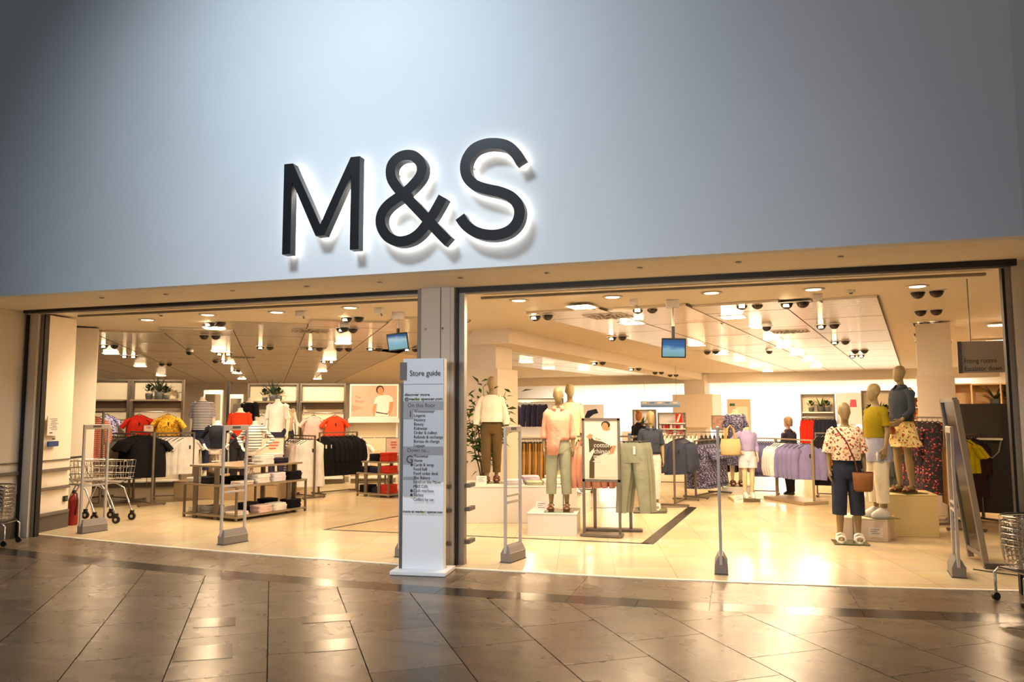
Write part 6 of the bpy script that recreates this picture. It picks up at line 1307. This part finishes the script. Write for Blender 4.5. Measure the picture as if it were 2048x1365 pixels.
def cube_shelf(label, x, y, rz, cols, rows, cw, ch, z0, depth=0.35):
    t = thing('cube_shelf', label, 'shelving unit', (x, y, 0), rz); W_, H_ = cols*cw, rows*ch; mm = mat('shelf_oak', '#d8b98c', 0.55)
    MB().box(0, depth/2, z0+H_/2, W_, 0.02, H_).build('back_panel', mm, t)
    for i in range(cols+1): MB().box(-W_/2+i*cw, 0, z0+H_/2, 0.025, depth, H_).build('divider', mm, t)
    for j in range(rows+1): MB().box(0, 0, z0+j*ch, W_, depth, 0.025).build('shelf_board', mm, t)
    MB().box(0, 0, z0/2, W_, depth, max(z0-0.02, 0.02)).build('base', mat('base_taupe', '#8a7350', 0.6), t); return t
cube_shelf('oak cube shelves behind the floral dresses', 4.00, 8.5, -0.2, 2, 3, 0.32, 0.42, 0.92)
t = thing('handbag', 'small cream bag on the oak cube shelves', 'bag', (3.82, 8.42, 1.356), -0.2); MB().loft([[(-0.11, -0.05, 0), (0.11, -0.05, 0), (0.11, 0.05, 0), (-0.11, 0.05, 0)], [(-0.09, -0.03, 0.17), (0.09, -0.03, 0.17), (0.09, 0.03, 0.17), (-0.09, 0.03, 0.17)]], smooth=False).build('bag_body', CREAM2, t, 0.01); MB().tube([(-0.06, 0, 0.16), (-0.04, 0, 0.25), (0.04, 0, 0.25), (0.06, 0, 0.16)], 0.006, 6).build('bag_handle', CREAM2, t)
cube_shelf('oak shelves with a plant and photograph at the right edge', 5.15, 8.6, -0.45, 3, 2, 0.50, 0.46, 1.26)
spiky(4.80, 8.72, 1.735, -0.4, 'spiky plant on the oak shelves at the right edge', [(0.0, 0.09, 0.16), (0.2, 0.05, 0.1)], 1.1, 14)
t = thing('framed_photograph', 'framed photograph of a woman in pink at the right edge', 'picture', (5.25, 8.30, 1.74), -0.45)
MB().box(0, 0, 0.21, 0.56, 0.03, 0.42).build('frame', M_BRONZE, t); MB().box(0, -0.017, 0.21, 0.52, 0.004, 0.38).build('print', mat('print_brown', '#8a5f40', 0.7), t)
flat(t, oval(0.0, 0.345, 0.055, 0.06), -0.0205, HAIR, 'printed_hair'); flat(t, oval(0.0, 0.325, 0.035, 0.045), -0.0220, SKIN, 'printed_face'); flat(t, [(-0.11, 0.02), (0.11, 0.02), (0.08, 0.27), (0.03, 0.29), (-0.03, 0.29), (-0.08, 0.27)], -0.0215, PBG, 'printed_dress')

# ================================================================ FAR BACK OF THE RIGHT WING
def far_bay(label, x, y, rz, w, h, shelves, m_back=None, rail=None, name='shelving_bay'):
    t = thing(name, label, 'shelving unit', (x, y, 0), rz)
    MB().box(0, 0.10, h/2, w, 0.04, h).build('back_panel', m_back or M_WHITEWALL, t)
    for s in (-1, 1): MB().box(s*(w/2-0.02), 0, h/2, 0.04, 0.16, h).build('upright', M_BRONZE, t)
    MB().box(0, 0, h-0.02, w, 0.10, 0.035).build('top_rail', M_BRONZE, t)
    for z in shelves: MB().box(0, -0.12, z, w-0.08, 0.36, 0.03).build('shelf', M_WHITE, t)
    if rail: MB().tube([(-w/2+0.04, -0.2, rail), (w/2-0.04, -0.2, rail)], 0.014, 8).build('hanging_rail', M_CHROME, t)
    return t
far_bay('far white bay of dark jeans left of the pink shirt mannequin', -5.55, 13.3, 0.28, 1.5, 2.05, (0.3, 0.95), rail=1.93)
g = hung_trousers(cloth('#2b2c46'), 0.34, 0.62, 0.02, 0.035, False); row(g, (-5.80, 12.98, 1.925), (-5.35, 13.11, 1.925), 4, 0.75, 'dark blue jeans hanging high on the far white bay', 'dark jeans on the far bay')
g = garment('hanging_garment', 'top', cloth('#3b3450'), 0.40, 0.55, 0.3, 0.09, 1.0, 0.05, True); row(g, (-6.12, 12.9, 1.925), (-6.12, 12.9, 1.925), 1, 0.3, 'dusky violet top on the far white bay beside the tree', 'violet top')
t = thing('model_poster', 'far poster of a figure in white and blue jeans', 'poster', (-3.95, 13.4, 1.02), 0.25); MB().box(0, 0, 0.42, 0.62, 0.03, 0.84).build('panel', mat('poster_white', '#f2eeee', 0.6), t)
flat(t, [(-0.16, 0.10), (0.16, 0.10), (0.14, 0.32), (-0.14, 0.32)], -0.019, mat('printed_blue', '#2e4f80', 0.7), 'printed_jeans'); flat(t, [(-0.15, 0.66), (0.10, 0.72), (0.16, 0.60), (0.02, 0.56), (-0.16, 0.42), (-0.24, 0.48)], -0.0195, cloth('#2b2c46'), 'printed_top'); MB().box(0, 0.03, -0.5, 0.3, 0.04, 1.04).build('support_panel', M_WHITE, t)
far_bay('far bay with a potted fern behind the slate mannequin', -2.75, 15.6, 0.20, 0.72, 1.72, (1.16,)); spiky(-2.78, 15.48, 1.176, 0.2, 'green fern in a grey box on the far bay', [(0.0, 0.16, 0.12)], 0.75, 16, LEAFG)
t = thing('banner_sign', 'long pale blue banner sign hanging at the far back', 'sign', (-2.35, 16.6, 1.78), 0.12)
MB().box(0, 0, 0.10, 1.25, 0.03, 0.20).build('panel', mat('banner_pale', '#aebccb', 0.5), t); MB().box(0, -0.018, 0.045, 1.22, 0.006, 0.075).build('blue_band', mat('banner_blue', '#6a93c4', 0.5), t)
for k in range(5): MB().box(-0.5+0.24*k, -0.022, 0.15, 0.14, 0.003, 0.05).build('text_block', MATS['banner_blue'] if k % 2 else M_WHITE, t)
for s in (-1, 1): MB().cyl((s*0.5, 0, 0.2), (s*0.5, 0, ZS-1.79), 0.006, n=6).build('hanger_rod', M_STEEL, t)
sh = far_bay('far shelf of small red and white boxes right of the slate mannequin', -1.95, 15.9, 0.15, 0.85, 1.62, (0.95, 1.12, 1.29))
for i in range(7):
    for j, zz in enumerate((0.966, 1.136)):
        o = MB().box(0, 0, 0.055, 0.075, 0.06, 0.11).build('product_box', [RED, WHITE, cloth('#d87a7a')][(i+j) % 3]); o.location = (-2.28+i*0.105, 15.72+i*0.016, zz); o.rotation_euler = (0, 0, 0.15)
        tag(o, ['small red box', 'small white box', 'small pink box'][(i+j) % 3]+f' on the far product shelf, {"lower" if j == 0 else "upper"} board, {NTH[i]} from left', 'box', 'boxes on the far product shelf')
t = thing('wall_poster', 'small red abstract poster on the far product shelf', 'poster', (-1.72, 15.76, 1.31), 0.15); MB().box(0, 0, 0.14, 0.20, 0.02, 0.28).build('panel', RED, t); flat(t, [(-0.08, 0.02), (0.0, 0.26), (0.06, 0.26), (-0.02, 0.02)], -0.0125, WHITE, 'printed_shape')
t = thing('counter', 'far blue and white service counter behind the rack', 'counter', (-2.55, 13.6, 0), 0.2); MB().box(0, 0, 0.55, 1.2, 0.4, 1.1).build('counter_body', M_WHITE, t); MB().box(0, -0.205, 0.98, 0.9, 0.01, 0.14).build('blue_panel', mat('counter_blue', '#2f5fa8', 0.5), t)
t = thing('framed_picture', 'dark framed picture behind the edge-on gate', 'picture', (-0.42, 14.8, 1.13), 0.05); MB().box(0, 0, 0.2, 0.62, 0.03, 0.42).build('frame', M_BRONZE, t); MB().box(0, -0.017, 0.2, 0.56, 0.004, 0.36).build('print', mat('print_mauve', '#9a7a72', 0.7, var=0.5, vscale=9), t); MB().box(0, 0.05, -0.55, 0.3, 0.04, 1.14).build('support_panel', M_WHITE, t)
t = thing('exit_partition', 'beige partition with a small green exit sign at the far back', 'partition', (0.05, 17.4, 0), 0.0); MB().box(0, 0, 1.02, 0.72, 0.12, 2.04).build('panel', mat('beige_partition', '#d9bd98', 0.6), t); MB().box(-0.20, -0.07, 1.86, 0.16, 0.02, 0.08).build('exit_sign', mat('exit_green', '#1f5a35', 0.5), t); MB().box(0.08, -0.065, 0.9, 0.36, 0.012, 1.8).build('door_leaf', mat('pale_door', '#e9dcc2', 0.5), t)
far_bay('far bay with two plants above red and navy trousers', 2.10, 14.1, -0.12, 0.86, 2.12, (1.62,), rail=1.49, m_back=M_BACKP)
g = hung_trousers(RED, 0.34, 0.62, 0.02, 0.035, False); row(g, (1.76, 13.95, 1.485), (2.02, 13.92, 1.485), 4, 0.6, 'red trousers on the far bay above the black rack', 'red trousers on the far bay'); g = hung_trousers(NAVY, 0.34, 0.62, 0.02, 0.035, False); row(g, (2.10, 13.91, 1.485), (2.40, 13.87, 1.485), 4, 0.6, 'navy trousers on the far bay above the black rack', 'navy trousers on the far bay')
spiky(2.12, 13.98, 1.636, 0, 'spiky plant with two pots on the far right bay', [(0.04, 0.10, 0.15), (-0.2, 0.07, 0.12), (0.2, 0.08, 0.12)], 1.0, 14, LEAFG)
t = thing('wall_poster', 'tall white poster of a figure holding a pink tote, far right', 'poster', (2.86, 14.0, 1.30), -0.15); MB().box(0, 0, 0.42, 0.62, 0.03, 0.84).build('panel', MATS['poster_white'], t)
flat(t, [(-0.20, 0.30), (-0.02, 0.36), (0.0, 0.43), (-0.22, 0.38)], -0.0185, SKIN, 'printed_arm'); flat(t, [(0.02, 0.46), (0.20, 0.46), (0.18, 0.66), (0.05, 0.66)], -0.019, mat('printed_pink', '#d65a6c', 0.7), 'printed_tote'); MB().box(0, 0.03, -0.64, 0.3, 0.04, 1.32).build('support_panel', M_WHITE, t)
far_bay('far bay with foliage left of the denim jacket', 3.62, 14.1, -0.2, 0.86, 2.20, (1.50, 1.05), m_back=M_BACKP); spiky(3.55, 13.92, 1.516, 0, 'bushy dark plant on the far bay behind the mustard figure', [(0.04, 0.09, 0.14), (-0.18, 0.08, 0.12), (0.2, 0.08, 0.12)], 1.0, 14)
sh = far_bay('far shelf of pale soft toys left of the denim jacket', 4.35, 13.7, -0.25, 0.62, 2.0, (1.10, 1.42, 1.74), m_back=cloth('#c96a3a'))
for i, (dx, zz, m) in enumerate([(-0.15, 1.117, ORANGE), (0.08, 1.117, WHITE), (-0.1, 1.437, WHITE), (0.12, 1.437, cloth('#e09a4a')), (-0.05, 1.757, WHITE), (0.16, 1.757, cloth('#efd9c8'))]):
    t = thing('soft_toy', ['orange toy, bottom left', 'white toy, bottom right', 'white toy, middle left', 'amber toy, middle right', 'white toy, top left', 'cream toy, top right'][i]+' on the far shelf left of the denim jacket', 'toy', (4.32+dx, 13.56, zz), 0, 'soft toys on the far shelf'); MB().ball((0, 0, 0.08), 0.075, 0.06, 0.08).build('toy_body', m, t); MB().ball((0, 0, 0.19), 0.055).build('toy_head', m, t)
    for s in (-1, 1): MB().ball((s*0.04, 0, 0.24), 0.02, nu=8, nv=6).build('ear', m, t)

# ================================================================ SHOPPERS
PSKIN = mat('person_skin', '#b98a6c', 0.55); HAIRG = mat('ash_blond_hair', '#8c6a45', 0.7, bump=0.6, bscale=60, var=0.25, vscale=30); HAIRB = mat('ginger_hair', '#8a5420', 0.7, bump=0.6, bscale=60, var=0.25, vscale=30)
def shopper(label, x, y, rz, k, hair, top, legs, bun, arms=('fwd', 'fwd')):
    t = thing('person', label, 'person', (x, y, 0), rz); t.scale = (k, k, k)
    body_into(arms, False, False, 0.2, 0.05, face=True).build('body', PSKIN, t)
    mb = MB(); upper(mb, 0.80, 0.215, 0.165, (0.205, 0.150), (0.20, 0.155), amp=0.04); sleeves(mb, arms, 0.92, 0.085, 0.062, 0.06); collar(mb, False); c = mb.build('coat', top, t); c.modifiers.new('thick', 'SOLIDIFY').thickness = 0.006
    mb = MB(); trousers(mb, 1.03, 0.06, 0.112, 0.075, 0.05, 0.03); mb.build('trousers', legs, t); shoes(t, 'shoe', M_BLACK, 0.05)
    mb = MB(); mb.M = Matrix.Translation((0, -0.008, 1.545)) @ Matrix.Rotation(0.2, 4, 'Z')
    mb.ell([(0, 0.055, 0.015, 0.062, 0.040), (0, 0.040, 0.06, 0.080, 0.070), (0, 0.022, 0.11, 0.087, 0.092), (0, 0.012, 0.155, 0.087, 0.103), (0, 0.008, 0.20, 0.076, 0.095), (0, 0.010, 0.235, 0.048, 0.062), (0, 0.012, 0.250, 0.012, 0.016)], 20)
    if bun: mb.ball((0, 0.06, 0.255), 0.055, 0.055, 0.045)
    mb.M = None; h = mb.build('hair', hair, t)
    mb = MB(); mb.M = Matrix.Translation((0, -0.008, 1.545)) @ Matrix.Rotation(0.2, 4, 'Z')
    for s in (-1, 1): mb.ball((s*0.032, -0.088, 0.118), 0.011, 0.006, 0.007, 8, 6)
    mb.M = None; mb.build('eyes', M_INK, t)
shopper('person with ash-blond hair in dark clothes behind the lilac shirts', 0.98, 8.35, -2.3, 0.87, HAIRG, cloth('#2b2636'), cloth('#1c1a1e'), False)
shopper('person with ginger hair and a black top behind the chino rack', -2.30, 10.6, 2.6, 0.93, HAIRB, BLACK, CHARCOAL, True)
